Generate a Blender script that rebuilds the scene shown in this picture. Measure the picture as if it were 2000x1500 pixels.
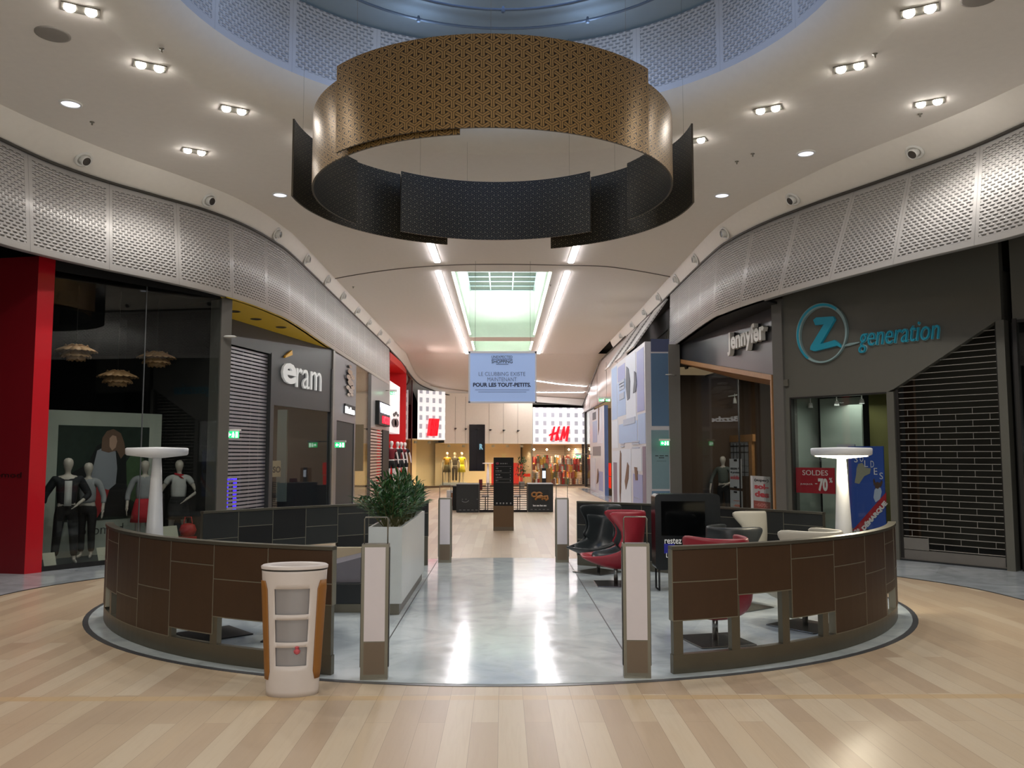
import bpy, bmesh, math, random
from mathutils import Vector, Matrix
random.seed(7)
for o in list(bpy.data.objects): bpy.data.objects.remove(o)
SC = bpy.context.scene
COL = SC.collection
PI = math.pi
# ---------------------------------------------------------------- camera
F = 1650.0; EYE = 1.9
PITCH = math.atan(138 / F); YAW = math.atan(18 / math.hypot(F, 138))
FW = Vector((math.sin(YAW)*math.cos(PITCH), math.cos(YAW)*math.cos(PITCH), math.sin(PITCH)))
RT = Vector((math.cos(YAW), -math.sin(YAW), 0)); UP = RT.cross(FW)
CAM_O = Vector((0, 0, EYE))
cd = bpy.data.cameras.new('camera'); cam = bpy.data.objects.new('camera', cd); COL.objects.link(cam)
cd.sensor_fit = 'HORIZONTAL'; cd.sensor_width = 36.0; cd.lens = 36.0 * F / 2000.0
cd.clip_start = 0.05; cd.clip_end = 300
cam.matrix_world = Matrix(((RT.x, UP.x, -FW.x, 0), (RT.y, UP.y, -FW.y, 0), (RT.z, UP.z, -FW.z, EYE), (0, 0, 0, 1)))
SC.camera = cam
SC.view_settings.view_transform = 'Standard'; SC.view_settings.look = 'None'
SC.view_settings.gamma = 1.0; SC.view_settings.use_curve_mapping = False
SC.view_settings.exposure = 0.17
# ---------------------------------------------------------------- dusk sky
W = bpy.data.worlds.new('dusk_sky'); SC.world = W; W.use_nodes = True
bg = W.node_tree.nodes['Background']; bg.inputs[0].default_value = (0.23, 0.33, 0.45, 1); bg.inputs[1].default_value = 0.6

def ray(px, py):
    return FW + RT*((px-1000)/F) - UP*((py-750)/F)
def at_z(px, py, z):
    d = ray(px, py); return CAM_O + d*((z-EYE)/d.z)
def at_y(px, py, y):
    d = ray(px, py); return CAM_O + d*(y/d.y)

# ---------------------------------------------------------------- materials
def lin(c):
    if isinstance(c, str):
        c = c.lstrip('#'); c = [int(c[i:i+2], 16)/255 for i in (0, 2, 4)]
        c = [x/12.92 if x <= 0.04045 else ((x+0.055)/1.055)**2.4 for x in c]
    return (c[0], c[1], c[2], 1)
MATS = {}
def mat(name, color='#888888', rough=0.5, metal=0.0, emit=None, es=1.0, coat=0.0, spec=0.5, noise=0.0):
    if name in MATS: return MATS[name]
    m = bpy.data.materials.new(name); m.use_nodes = True
    nt = m.node_tree; b = nt.nodes['Principled BSDF']
    b.inputs['Base Color'].default_value = lin(color)
    b.inputs['Roughness'].default_value = rough; b.inputs['Metallic'].default_value = metal
    b.inputs['Coat Weight'].default_value = coat; b.inputs['Specular IOR Level'].default_value = spec
    if emit is not None:
        b.inputs['Emission Color'].default_value = lin(emit); b.inputs['Emission Strength'].default_value = es
    else:
        tc = nt.nodes.new('ShaderNodeTexCoord'); n = nt.nodes.new('ShaderNodeTexNoise'); n.inputs['Scale'].default_value = 9.0
        n.inputs['Detail'].default_value = 4
        nt.links.new(tc.outputs['Object'], n.inputs['Vector'])
        mr = nt.nodes.new('ShaderNodeMapRange'); nt.links.new(n.outputs['Fac'], mr.inputs['Value'])
        v = 0.04 + noise
        mr.inputs['To Min'].default_value = 1-v; mr.inputs['To Max'].default_value = 1+v
        mx = nt.nodes.new('ShaderNodeVectorMath'); mx.operation = 'SCALE'; mx.inputs[0].default_value = lin(color)[:3]
        nt.links.new(mr.outputs[0], mx.inputs['Scale']); nt.links.new(mx.outputs[0], b.inputs['Base Color'])
    MATS[name] = m; return m
class N:
    """tiny expression helper over shader nodes"""
    def __init__(s, m): s.nt = m.node_tree
    def new(s, t, **k):
        n = s.nt.nodes.new(t)
        for a, b in k.items(): setattr(n, a, b)
        return n
    def ln(s, a, b): s.nt.links.new(a, b)
    def put(s, sock, v):
        if hasattr(v, 'is_output') or hasattr(v, 'links'): s.ln(v, sock)
        else: sock.default_value = v
    def m(s, op, a, b=0.0, c=0.0):
        n = s.new('ShaderNodeMath', operation=op)
        s.put(n.inputs[0], a); s.put(n.inputs[1], b); s.put(n.inputs[2], c); return n.outputs[0]
    def v(s, op, a, b=(0, 0, 0), out=0):
        n = s.new('ShaderNodeVectorMath', operation=op)
        s.put(n.inputs[0], a); s.put(n.inputs[1], b)
        return n.outputs[out]
    def ramp(s, x, lo, hi, a=0.0, b=1.0):
        n = s.new('ShaderNodeMapRange', interpolation_type='SMOOTHSTEP'); s.put(n.inputs[0], x)
        n.inputs[1].default_value = lo; n.inputs[2].default_value = hi; n.inputs[3].default_value = a; n.inputs[4].default_value = b
        return n.outputs[0]
    def mix(s, f, a, b):
        n = s.new('ShaderNodeMix', data_type='RGBA'); s.put(n.inputs[0], f); s.put(n.inputs[6], a); s.put(n.inputs[7], b); return n.outputs[2]
    def uv(s): return s.new('ShaderNodeTexCoord').outputs['UV']
    def obj(s): return s.new('ShaderNodeTexCoord').outputs['Object']
    def sep(s, v):
        n = s.new('ShaderNodeSeparateXYZ'); s.ln(v, n.inputs[0]); return n.outputs
    def comb(s, x, y, z=0.0):
        n = s.new('ShaderNodeCombineXYZ'); s.put(n.inputs[0], x); s.put(n.inputs[1], y); s.put(n.inputs[2], z); return n.outputs[0]
    def noise(s, v, sc, det=3.0, dist=0.0):
        n = s.new('ShaderNodeTexNoise'); s.ln(v, n.inputs['Vector']); n.inputs['Scale'].default_value = sc
        n.inputs['Detail'].default_value = det; n.inputs['Distortion'].default_value = dist; return n.outputs['Fac']
def base(name, rough=0.5, metal=0.0, color='#ffffff', coat=0):
    m = bpy.data.materials.new(name); m.use_nodes = True; MATS[name] = m
    b = m.node_tree.nodes['Principled BSDF']; b.inputs['Roughness'].default_value = rough
    b.inputs['Metallic'].default_value = metal; b.inputs['Base Color'].default_value = lin(color); b.inputs['Coat Weight'].default_value = coat
    return m, N(m), b

def glass(name, tint='#e8f0ec', refl=1.0, ior=1.5):
    m = bpy.data.materials.new(name); m.use_nodes = True; n = N(m); nt = m.node_tree
    nt.nodes.remove(nt.nodes['Principled BSDF'])
    t = n.new('ShaderNodeBsdfTransparent'); t.inputs[0].default_value = lin(tint)
    g = n.new('ShaderNodeBsdfGlossy'); g.inputs['Roughness'].default_value = 0.01
    ge = n.new('ShaderNodeNewGeometry'); c = n.m('ABSOLUTE', n.v('DOT_PRODUCT', ge.outputs['Normal'], ge.outputs['Incoming'], out=1))
    fr = n.m('ADD', 0.035, n.m('MULTIPLY', 0.75, n.m('POWER', n.m('SUBTRACT', 1.0, c), 5.0)))
    mx = n.new('ShaderNodeMixShader'); n.ln(n.m('MULTIPLY', fr, refl), mx.inputs[0])
    n.ln(t.outputs[0], mx.inputs[1]); n.ln(g.outputs[0], mx.inputs[2]); n.ln(mx.outputs[0], nt.nodes['Material Output'].inputs[0])
    MATS[name] = m; return m
GLASS = glass('shop_glass', '#eff2f1'); GLASSD = glass('tinted_glass', '#8d9490')

def wood_floor():
    m, n, b = base('oak_plank_floor', 0.34)
    p = n.obj(); s = n.sep(p); x, y = s[0], s[1]
    # planks run along y in bays divided by cross boards
    bay = n.m('MODULO', n.m('ADD', y, 100 - 6.25), 7.4)
    cross = n.ramp(n.m('ABSOLUTE', n.m('SUBTRACT', bay, 0.06)), 0.055, 0.062, 1, 0)
    bx = n.new('ShaderNodeTexBrick'); bx.offset = 0.37; bx.squash = 1
    n.ln(n.comb(n.m('ADD', y, 50.0), n.m('ADD', x, 50.0), 0.0), bx.inputs['Vector'])
    bx.inputs['Scale'].default_value = 1.0; bx.inputs['Brick Width'].default_value = 1.9; bx.inputs['Row Height'].default_value = 0.19
    bx.inputs['Mortar Size'].default_value = 0.0015; bx.inputs['Bias'].default_value = 0.0
    bx.inputs['Color1'].default_value = (0, 0, 0, 1); bx.inputs['Color2'].default_value = (1, 1, 1, 1); bx.inputs['Mortar'].default_value = (0.5, 0.5, 0.5, 1)
    pv = n.m('MULTIPLY', bx.outputs['Color'], 1.0)
    cr = n.new('ShaderNodeValToRGB'); e = cr.color_ramp.elements
    e[0].position = 0; e[0].color = lin('#b6a087'); e[1].position = 1; e[1].color = lin('#cfbfa6')
    k = cr.color_ramp.elements.new(0.35); k.color = lin('#bfa98e'); k = cr.color_ramp.elements.new(0.7); k.color = lin('#c7b499')
    n.ln(pv, cr.inputs[0])
    g = n.noise(n.v('MULTIPLY', p, (26, 1.6, 1)), 1.0, 5, 1.2)
    g2 = n.noise(n.v('MULTIPLY', p, (5, 0.6, 1)), 1.0, 3, 0.6)
    c = n.mix(n.m('MULTIPLY', n.ramp(g, 0.4, 0.8), 0.13), cr.outputs[0], lin('#9a7a55'))
    c = n.mix(n.m('MULTIPLY', n.ramp(g2, 0.5, 0.75), 0.25), c, lin('#d0b795'))
    c = n.mix(cross, c, lin('#c6ab84'))
    c = n.mix(n.m('MULTIPLY', bx.outputs['Fac'], 0.55), c, lin('#6d5338'))
    n.ln(c, b.inputs['Base Color'])
    
    
    return m
def marble(name, a='#c3cac8', bcol='#a3adad', rough=0.12):
    m, n, b = base(name, rough)
    p = n.obj(); vo = n.new('ShaderNodeTexVoronoi', feature='F1'); n.ln(p, vo.inputs['Vector']); vo.inputs['Scale'].default_value = 1.3
    sx = n.sep(vo.outputs['Color'])
    g = n.noise(p, 1.1, 6, 2.0); g2 = n.noise(p, 5.0, 6, 1.0)
    f = n.m('ADD', n.m('MULTIPLY', sx[0], 0.35), n.m('MULTIPLY', n.ramp(g, 0.35, 0.7), 0.65))
    c = n.mix(f, lin(a), lin(bcol)); c = n.mix(n.m('MULTIPLY', n.ramp(g2, 0.5, 0.8), 0.35), c, lin('#8e9694'))
    n.ln(c, b.inputs['Base Color']); n.ln(n.ramp(g2, 0.3, 0.8, rough*0.8, rough*1.5), b.inputs['Roughness'])
    return m
def perforated(name, col='#d2d0cf', dark='#2a2a2c'):
    m, n, b = base(name, 0.42, 0.15)
    s = n.sep(n.uv()); u, v = s[0], s[1]
    PW, PH = 0.115, 0.055
    row = n.m('FLOOR', n.m('DIVIDE', v, PH))
    fy = n.m('SUBTRACT', n.m('DIVIDE', v, PH), row)
    off = n.m('MULTIPLY', n.m('MODULO', row, 2.0), 0.5)
    ux = n.m('ADD', n.m('DIVIDE', u, PW), off)
    fx = n.m('SUBTRACT', ux, n.m('FLOOR', ux))
    ax = n.m('ABSOLUTE', n.m('SUBTRACT', fx, 0.5))
    slit = n.m('MULTIPLY', n.ramp(ax, 0.30, 0.34, 1, 0), n.ramp(n.m('ABSOLUTE', n.m('SUBTRACT', fy, 0.24)), 0.10, 0.14, 1, 0))
    # panel joints and plain borders
    pj = n.m('MODULO', n.m('ADD', u, 0.2), 1.42); aj = n.m('ABSOLUTE', n.m('SUBTRACT', pj, 0.71))
    edge = n.ramp(aj, 0.645, 0.65, 1, 0)
    vv = n.m('MULTIPLY', n.ramp(v, 0.10, 0.105), n.ramp(v, 1.56, 1.565, 1, 0))
    on = n.m('MULTIPLY', edge, vv)
    slit = n.m('MULTIPLY', slit, on)
    joint = n.ramp(aj, 0.704, 0.708)
    c = n.mix(n.m('MAXIMUM', n.m('MULTIPLY', slit, 0.93), n.m('MULTIPLY', joint, 0.45)), lin(col), lin(dark))
    n.ln(c, b.inputs['Base Color'])
    lou = n.m('MULTIPLY', n.m('MULTIPLY', n.ramp(ax, 0.2, 0.42, 1, 0), n.ramp(fy, 0.3, 0.65)), n.ramp(fy, 0.75, 1.0, 1, 0))
    bp = n.new('ShaderNodeBump'); bp.inputs['Strength'].default_value = 0.9; bp.inputs['Distance'].default_value = 0.02
    n.ln(n.m('MULTIPLY', lou, on), bp.inputs['Height']); n.ln(bp.outputs[0], b.inputs['Normal'])
    return m
def weave(name, gold, dark, metal, rough, scale=1/0.122):
    m, n, b = base(name, rough, metal)
    p = n.v('MULTIPLY', n.uv(), (scale, scale, 0)); p = n.v('ADD', p, (20*1.7320508, 20, 0))
    S = (1.7320508, 1, 1); H = (0.8660254, 0.5, 0)
    def arms(g, a0):
        ds = [n.v('DOT_PRODUCT', g, (math.cos(t), math.sin(t), 0), out=1) for t in (a0, a0+2*PI/3, a0+4*PI/3)]
        u = n.m('MAXIMUM', n.m('MAXIMUM', ds[0], ds[1]), ds[2])
        L2 = n.v('DOT_PRODUCT', g, g, out=1)
        return n.m('SQRT', n.m('MAXIMUM', n.m('SUBTRACT', L2, n.m('MULTIPLY', u, u)), 0.0))
    a = n.v('SUBTRACT', n.v('MODULO', p, S), H)
    c = n.v('SUBTRACT', n.v('MODULO', n.v('SUBTRACT', p, H), S), H)
    k = n.m('LESS_THAN', n.v('LENGTH', a, out=1), n.v('LENGTH', c, out=1))
    mx = n.new('ShaderNodeMix', data_type='VECTOR'); n.ln(k, mx.inputs[0]); n.ln(c, mx.inputs[4]); n.ln(a, mx.inputs[5]); g = mx.outputs[1]
    pp, q = arms(g, PI/6), arms(g, PI/2)
    t0, t1 = 0.014, 0.034
    own = n.m('MAXIMUM', n.ramp(pp, t0, t1, 1, 0), n.ramp(n.m('ABSOLUTE', n.m('SUBTRACT', pp, 0.2)), t0, t1, 1, 0))
    inc = n.m('MULTIPLY', n.ramp(pp, 0.19, 0.21), n.m('MAXIMUM', n.ramp(q, t0, t1, 1, 0), n.ramp(q, 0.19, 0.205)))
    d = n.m('MAXIMUM', own, inc)
    n.ln(n.mix(d, lin(gold), lin(dark)), b.inputs['Base Color'])
    return m
M_WOOD = wood_floor(); M_MARB = marble('grey_marble', '#d0d9db', '#aeb9bd'); M_MARB2 = marble('marble_border', '#b8bfc4', '#8f979d', 0.14)
M_PERF = perforated('perforated_metal'); M_DRUM = perforated('drum_perforated_metal', '#c4c4c8', '#85878f')
M_GOLD = weave('gold_weave_veneer', '#9c7c4c', '#1f1307', 0.3, 0.3); M_BLK = weave('black_weave_veneer', '#12100d', '#6a6250', 0.1, 0.36)
M_CEIL = mat('ceiling_plaster', '#e4dfd8', 0.75); M_LIP = mat('lip_plaster', '#e6e2da', 0.6)
M_DARK = mat('dark_metal', '#2c2a28', 0.4, 0.3); M_GREY = mat('brushed_grey_metal', '#7d7a70', 0.35, 0.7)
M_WHITE = mat('white_paint', '#dcdcd8', 0.45); M_BLACK = mat('black_matt', '#0c0c0d', 0.6); M_CHROME = mat('chrome', '#c8c8c8', 0.15, 1.0)
M_SHOPG = mat('anthracite_panel', '#3e4041', 0.35); M_COLG = mat('grey_column', '#6d6b66', 0.4, 0.3)

# ---------------------------------------------------------------- mesh builder
class B:
    def __init__(s): s.bm = bmesh.new(); s.uvl = None
    def poly(s, pts):
        vs = [s.bm.verts.new(p) for p in pts]
        try: return s.bm.faces.new(vs)
        except ValueError: return None
    def box(s, x0, x1, y0, y1, z0, z1, M=None):
        P = [Vector((x, y, z)) for x in (x0, x1) for y in (y0, y1) for z in (z0, z1)]
        if M is not None: P = [M @ p for p in P]
        v = [s.bm.verts.new(p) for p in P]
        for f in ((0,1,3,2),(4,6,7,5),(0,4,5,1),(2,3,7,6),(0,2,6,4),(1,5,7,3)): s.bm.faces.new([v[i] for i in f])
        return s
    def rbox(s, x0, x1, y0, y1, z0, z1, r=0.02, seg=2, M=None):
        t = bmesh.new()
        b2 = B(); b2.bm.free(); b2.bm = t; b2.box(x0, x1, y0, y1, z0, z1)
        bmesh.ops.recalc_face_normals(t, faces=t.faces)
        bmesh.ops.bevel(t, geom=t.edges[:], offset=r, segments=seg, profile=0.5, affect='EDGES')
        s.merge(t, M); return s
    def merge(s, t, M=None):
        mp = {}
        for v in t.verts: mp[v] = s.bm.verts.new(M @ v.co if M is not None else v.co)
        for f in t.faces:
            nf = s.bm.faces.new([mp[v] for v in f.verts]); nf.smooth = f.smooth
        t.free()
    def prism(s, pts, off):
        """pts: closed loop of Vectors, extruded by vector off"""
        off = Vector(off); a = [s.bm.verts.new(Vector(p)) for p in pts]; b = [s.bm.verts.new(Vector(p)+off) for p in pts]
        n = len(a); s.bm.faces.new(a); s.bm.faces.new(list(reversed(b)))
        for i in range(n): s.bm.faces.new([a[i], b[i], b[(i+1) % n], a[(i+1) % n]])
        return s
    def lathe(s, prof, c=(0, 0, 0), seg=24, M=None, sx=1.0, sy=1.0, smooth=True, close=False):
        rings = []
        for r, z in prof:
            ring = []
            for i in range(seg):
                a = 2*PI*i/seg; p = Vector((c[0]+r*math.cos(a)*sx, c[1]+r*math.sin(a)*sy, c[2]+z))
                ring.append(s.bm.verts.new(M @ p if M is not None else p))
            rings.append(ring)
        for a, b in zip(rings, rings[1:]):
            for i in range(seg):
                f = s.bm.faces.new([a[i], a[(i+1) % seg], b[(i+1) % seg], b[i]]); f.smooth = smooth
        if close:
            for r in (rings[0], rings[-1]): s.bm.faces.new(r)
        return s
    def tube(s, pts, r, seg=8, cap=True, smooth=True):
        pts = [Vector(p) for p in pts]; rs = r if isinstance(r, (list, tuple)) else [r]*len(pts)
        rings = []; prev = None
        for i, p in enumerate(pts):
            t = (pts[min(i+1, len(pts)-1)] - pts[max(i-1, 0)]).normalized()
            ref = prev if prev is not None else (Vector((0, 0, 1)) if abs(t.z) < 0.9 else Vector((1, 0, 0)))
            x = (ref - t*ref.dot(t)).normalized(); prev = x; y = t.cross(x)
            rings.append([s.bm.verts.new(p + (x*math.cos(2*PI*k/seg) + y*math.sin(2*PI*k/seg))*rs[i]) for k in range(seg)])
        for a, b in zip(rings, rings[1:]):
            for i in range(seg):
                f = s.bm.faces.new([a[i], a[(i+1) % seg], b[(i+1) % seg], b[i]]); f.smooth = smooth
        if cap: s.bm.faces.new(rings[0]); s.bm.faces.new(rings[-1])
        return s
    def cyl(s, c, r, z0, z1, seg=20):
        s.lathe([(r, z0), (r, z1)], c, seg, close=True); return s
    def sweep(s, rows, smooth=True, u0=0.0, vscale=None):
        """rows: list of rows of points, grid with uv in metres (u along the rows' index, v across)"""
        s.uvl = s.bm.loops.layers.uv.verify()
        g = [[s.bm.verts.new(p) for p in r] for r in rows]
        us = [[0.0]*len(rows[0]) for _ in rows]
        acc = u0
        for i in range(len(rows)):
            if i: acc += (Vector(rows[i][0]) - Vector(rows[i-1][0])).length
            vacc = 0.0
            for j in range(len(rows[i])):
                if j: vacc += (Vector(rows[i][j]) - Vector(rows[i][j-1])).length
                us[i][j] = (acc, vacc)
        for i in range(len(rows)-1):
            for j in range(len(rows[0])-1):
                f = s.bm.faces.new([g[i][j], g[i+1][j], g[i+1][j+1], g[i][j+1]]); f.smooth = smooth
                for l, (a, b) in zip(f.loops, ((i, j), (i+1, j), (i+1, j+1), (i, j+1))): l[s.uvl].uv = us[a][b]
        return s

TOPS = []
def setp(o, label=None, cat=None, group=None, kind=None):
    if label: o['label'] = label
    if cat: o['category'] = cat
    if group: o['group'] = group
    if kind: o['kind'] = kind
    return o
def thing(name, label, cat, loc=(0, 0, 0), rz=0.0, group=None):
    o = bpy.data.objects.new(name, None); o.empty_display_size = 0.2; COL.objects.link(o)
    o.location = loc; o.rotation_euler = (0, 0, rz); setp(o, label, cat, group)
    o.matrix_world = Matrix.Translation(loc) @ Matrix.Rotation(rz, 4, 'Z')
    return o
def obj(name, b, m, parent=None, local=False, label=None, recalc=True):
    bm = b.bm if isinstance(b, B) else b
    if recalc: bmesh.ops.recalc_face_normals(bm, faces=bm.faces)
    off = Vector((0, 0, 0))
    if parent is None or not local:
        xs = [v.co for v in bm.verts]
        if xs:
            lo = Vector([min(c[i] for c in xs) for i in range(3)]); hi = Vector([max(c[i] for c in xs) for i in range(3)])
            off = Vector(((lo.x+hi.x)/2, (lo.y+hi.y)/2, lo.z))
            if parent is not None: off = Vector((0, 0, 0))
            bmesh.ops.translate(bm, verts=bm.verts, vec=-off)
    me = bpy.data.meshes.new(name); bm.to_mesh(me); bm.free()
    o = bpy.data.objects.new(name, me); COL.objects.link(o); o.location = off
    for mm in (m if isinstance(m, (list, tuple)) else [m]): me.materials.append(mm)
    if parent is not None:
        o.parent = parent
        if not local:
            W0 = Matrix.Identity(4); q = parent
            while q is not None:
                W0 = Matrix.Translation(q.location) @ q.rotation_euler.to_matrix().to_4x4() @ W0 if q.parent is None else q.matrix_parent_inverse @ Matrix.Translation(q.location) @ q.rotation_euler.to_matrix().to_4x4() @ W0
                q = q.parent
            o.matrix_parent_inverse = W0.inverted()
    if label: o['label'] = label
    return o
def struct(name, b, m, **k):
    o = obj(name, b, m, **k); o['kind'] = 'structure'; return o
def copy_tree(o, loc=None, rz=None, label=None, parent=None, group=None):
    c = o.copy(); COL.objects.link(c)
    if parent is not None: c.parent = parent
    for ch in o.children: copy_tree(ch, parent=c)
    if loc is not None: c.location = loc
    if rz is not None: c.rotation_euler = (0, 0, rz)
    if label: c['label'] = label
    if group: c['group'] = group
    return c
def solid(o, t, off=-1.0):
    md = o.modifiers.new('thickness', 'SOLIDIFY'); md.thickness = t; md.offset = off; return o
def subs(o, n=1):
    md = o.modifiers.new('smooth', 'SUBSURF'); md.levels = n; md.render_levels = n
    for p in o.data.polygons: p.use_smooth = True
    return o

# ---------------------------------------------------------------- lettering
_tc = {}
def text_geo(body, bold=0.0, spacing=1.0):
    key = (body, bold, spacing)
    if key not in _tc:
        c = bpy.data.curves.new('lettering', 'FONT'); c.body = body; c.size = 1.0; c.offset = bold; c.extrude = 0.5; c.space_character = spacing; c.resolution_u = 3
        c.align_x = 'LEFT'
        o = bpy.data.objects.new('lettering', c); COL.objects.link(o)
        bpy.context.view_layer.update()
        dg = bpy.context.evaluated_depsgraph_get(); me = bpy.data.meshes.new_from_object(o.evaluated_get(dg))
        vs = [v.co.copy() for v in me.vertices]; fs = [list(p.vertices) for p in me.polygons]
        x0 = min(v.x for v in vs); x1 = max(v.x for v in vs); y0 = min(v.y for v in vs); y1 = max(v.y for v in vs)
        vs = [Vector(((v.x-x0)/(x1-x0), (v.y-y0)/(y1-y0), v.z+0.5)) for v in vs]
        bpy.data.objects.remove(o); bpy.data.meshes.remove(me); bpy.data.curves.remove(c)
        _tc[key] = (vs, fs)
    return _tc[key]

class Wall:
    """vertical plane through A (left end in view) and B (right end in view); s runs A->B, d comes towards the mall"""
    def __init__(s, A, Bp, z0=0.0, flip=False):
        s.A = Vector((A[0], A[1], 0)); s.Bp = Vector((Bp[0], Bp[1], 0)); s.t = (s.Bp-s.A).normalized(); s.L = (s.Bp-s.A).length
        s.n = Vector((s.t.y, -s.t.x, 0)); s.flip = flip
        if not flip and s.n.dot(CAM_O - s.A) < 0: s.n = -s.n
    def p(s, a, z, d=0.0): return s.A + s.t*a + Vector((0, 0, z)) + s.n*d
    def off(s, d):
        w = Wall(s.A + s.n*d, s.Bp + s.n*d); w.n = s.n.copy(); return w
    def hit(s, px, py):
        r = ray(px, py); k = (s.A - CAM_O).dot(s.n)/r.dot(s.n); q = CAM_O + r*k
        return ((q - s.A).dot(s.t), q.z)
    def box(s, b, s0, s1, z0, z1, d0=0.0, d1=0.02):
        P = [s.p(a, z, d) for a in (s0, s1) for d in (d0, d1) for z in (z0, z1)]
        v = [b.bm.verts.new(p) for p in P]
        for f in ((0,1,3,2),(4,6,7,5),(0,4,5,1),(2,3,7,6),(0,2,6,4),(1,5,7,3)): b.bm.faces.new([v[i] for i in f])
        return b
    def pbox(s, b, px0, py0, px1, py1, d0=0.0, d1=0.02):
        """box whose face spans the pixels (px0,py0)-(px1,py1) of the photograph on this wall"""
        w = s.off(d1); a0, z0 = w.hit(px0, py0); a1, z1 = w.hit(px1, py1)
        zz = sorted((z0, z1)); aa = sorted((a0, a1)); return s.box(b, aa[0], aa[1], zz[0], zz[1], d0, d1)
    def poly(s, b, sz, d0=0.0, d1=0.02):
        b.prism([s.p(a, z, d0) for a, z in sz], s.n*(d1-d0)); return b
    def ppoly(s, b, pxy, d0=0.0, d1=0.02):
        w = s.off(d1); return s.poly(b, [w.hit(*q) for q in pxy], d0, d1)
    def text(s, b, body, s0, s1, z0, z1, d0=0.0, d1=0.02, bold=0.0, shear=0.0, rot=0.0, spacing=1.0):
        vs, fs = text_geo(body, bold, spacing)
        w, h = s1-s0, z1-z0; cx, cz = (s0+s1)/2, (z0+z1)/2; cr, sr = math.cos(rot), math.sin(rot)
        q = []
        for v in vs:
            x = (v.x-0.5)*w + (v.y-0.5)*h*shear; z = (v.y-0.5)*h
            x, z = x*cr - z*sr, x*sr + z*cr
            q.append(b.bm.verts.new(s.p(cx+x, cz+z, d0+(d1-d0)*v.z)))
        for f in fs:
            try: b.bm.faces.new([q[i] for i in f])
            except ValueError: pass
        return b
    def ptext(s, b, body, px0, py0, px1, py1, d0=0.0, d1=0.02, **k):
        w = s.off(d1); a0, z0 = w.hit(px0, py0); a1, z1 = w.hit(px1, py1)
        zz = sorted((z0, z1)); aa = sorted((a0, a1)); return s.text(b, body, aa[0], aa[1], zz[0], zz[1], d0, d1, **k)

def smooth(pts, n=8):
    P = [Vector(p) for p in pts]; out = []
    for i in range(len(P)-1):
        p0 = P[max(i-1, 0)]; p1 = P[i]; p2 = P[i+1]; p3 = P[min(i+2, len(P)-1)]
        for k in range(n):
            t = k/n
            out.append(0.5*((2*p1) + (p2-p0)*t + (2*p0-5*p1+4*p2-p3)*t*t + (3*p1-p0-3*p2+p3)*t**3))
    out.append(P[-1]); return out
def circle3(a, b, c):
    ax, ay = a; bx, by = b; cx, cy = c
    d = 2*(ax*(by-cy)+bx*(cy-ay)+cx*(ay-by))
    ux = ((ax*ax+ay*ay)*(by-cy)+(bx*bx+by*by)*(cy-ay)+(cx*cx+cy*cy)*(ay-by))/d
    uy = ((ax*ax+ay*ay)*(cx-bx)+(bx*bx+by*by)*(ax-cx)+(cx*cx+cy*cy)*(bx-ax))/d
    return ux, uy, math.hypot(ax-ux, ay-uy)
def light(name, kind, loc, energy, color=(1, 1, 1), parent=None, size=0.1, rot=None, **k):
    l = bpy.data.lights.new(name, kind); l.energy = energy; l.color = color[:3]
    if kind == 'AREA': l.size = size
    else: l.shadow_soft_size = size
    for a, v in k.items(): setattr(l, a, v)
    o = bpy.data.objects.new(name, l); COL.objects.link(o); o.location = loc
    if rot is not None: o.rotation_euler = rot
    if parent is not None:
        o.parent = parent; o.matrix_parent_inverse = (Matrix.Translation(parent.location) @ parent.rotation_euler.to_matrix().to_4x4()).inverted()
    return o
# ================================================================ SETTING
def slope(y): return 7.0 if y < 42.5 else 7.0 - 1.6*(y-42.5)/8.5
TL = [(-5,-5),(-7.2,-1),(-8.1,4),(-8.2,8),(-7.95,10.8),(-7.6,12.35),(-7.37,13.4),(-6.95,14.35),(-6.39,15.2),(-5.78,16.15),(-5.36,17.25),(-5.13,18.5),(-5.03,20),(-5.05,25),(-5.08,30),(-5.1,37.7)]
BL = [(-4.7,-4.7),(-6.9,-.9),(-7.8,4),(-7.9,8),(-7.7,10.8),(-7.4,12.3),(-7.12,13.1),(-6.7,13.95),(-6.15,14.9),(-5.62,15.95),(-5.25,17.1),(-5.03,18.4),(-4.93,19.9),(-5.02,25),(-5.05,30),(-5.07,37.7)]
CL = [(-4.5,-4.5),(-6.7,-.8),(-7.6,4),(-7.75,8),(-7.6,10.8),(-7.3,12.2),(-6.95,13.2),(-6.5,14.2),(-5.95,15.15),(-5.4,16.3),(-5.1,17.4),(-4.92,18.8),(-4.86,20),(-4.87,25),(-4.88,30),(-4.88,37.7)]
TR = [(5,-5.5),(7.2,-1.5),(8.0,3.5),(8.05,7.5),(7.85,10.2),(7.49,11.75),(7.26,12.63),(6.9,13.5),(6.46,14.44),(5.94,15.5),(5.4,16.85),(5.07,18.2),(4.95,19.7),(4.95,24.6),(5.0,30),(5.0,37.7)]
BR = [(4.7,-5.2),(6.9,-1.4),(7.75,3.5),(7.8,7.5),(7.6,10.2),(7.3,11.6),(6.95,12.4),(6.5,13.3),(6.0,14.5),(5.55,15.7),(5.12,17.1),(4.88,18.3),(4.78,19.5),(4.9,24.6),(4.95,30),(4.95,37.7)]
CR = [(4.5,-5),(6.7,-1.3),(7.55,3.5),(7.6,7.5),(7.4,10.2),(7.05,11.6),(6.75,12.4),(6.35,13.25),(5.85,14.3),(5.45,15.5),(5.05,16.9),(4.85,18.1),(4.78,19.5),(4.8,24.6),(4.83,30),(4.83,37.7)]
def crv(L, z, n=8): return [Vector((p.x, p.y, z)) for p in smooth([(x, y, 0) for x, y in L], n)]
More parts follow.
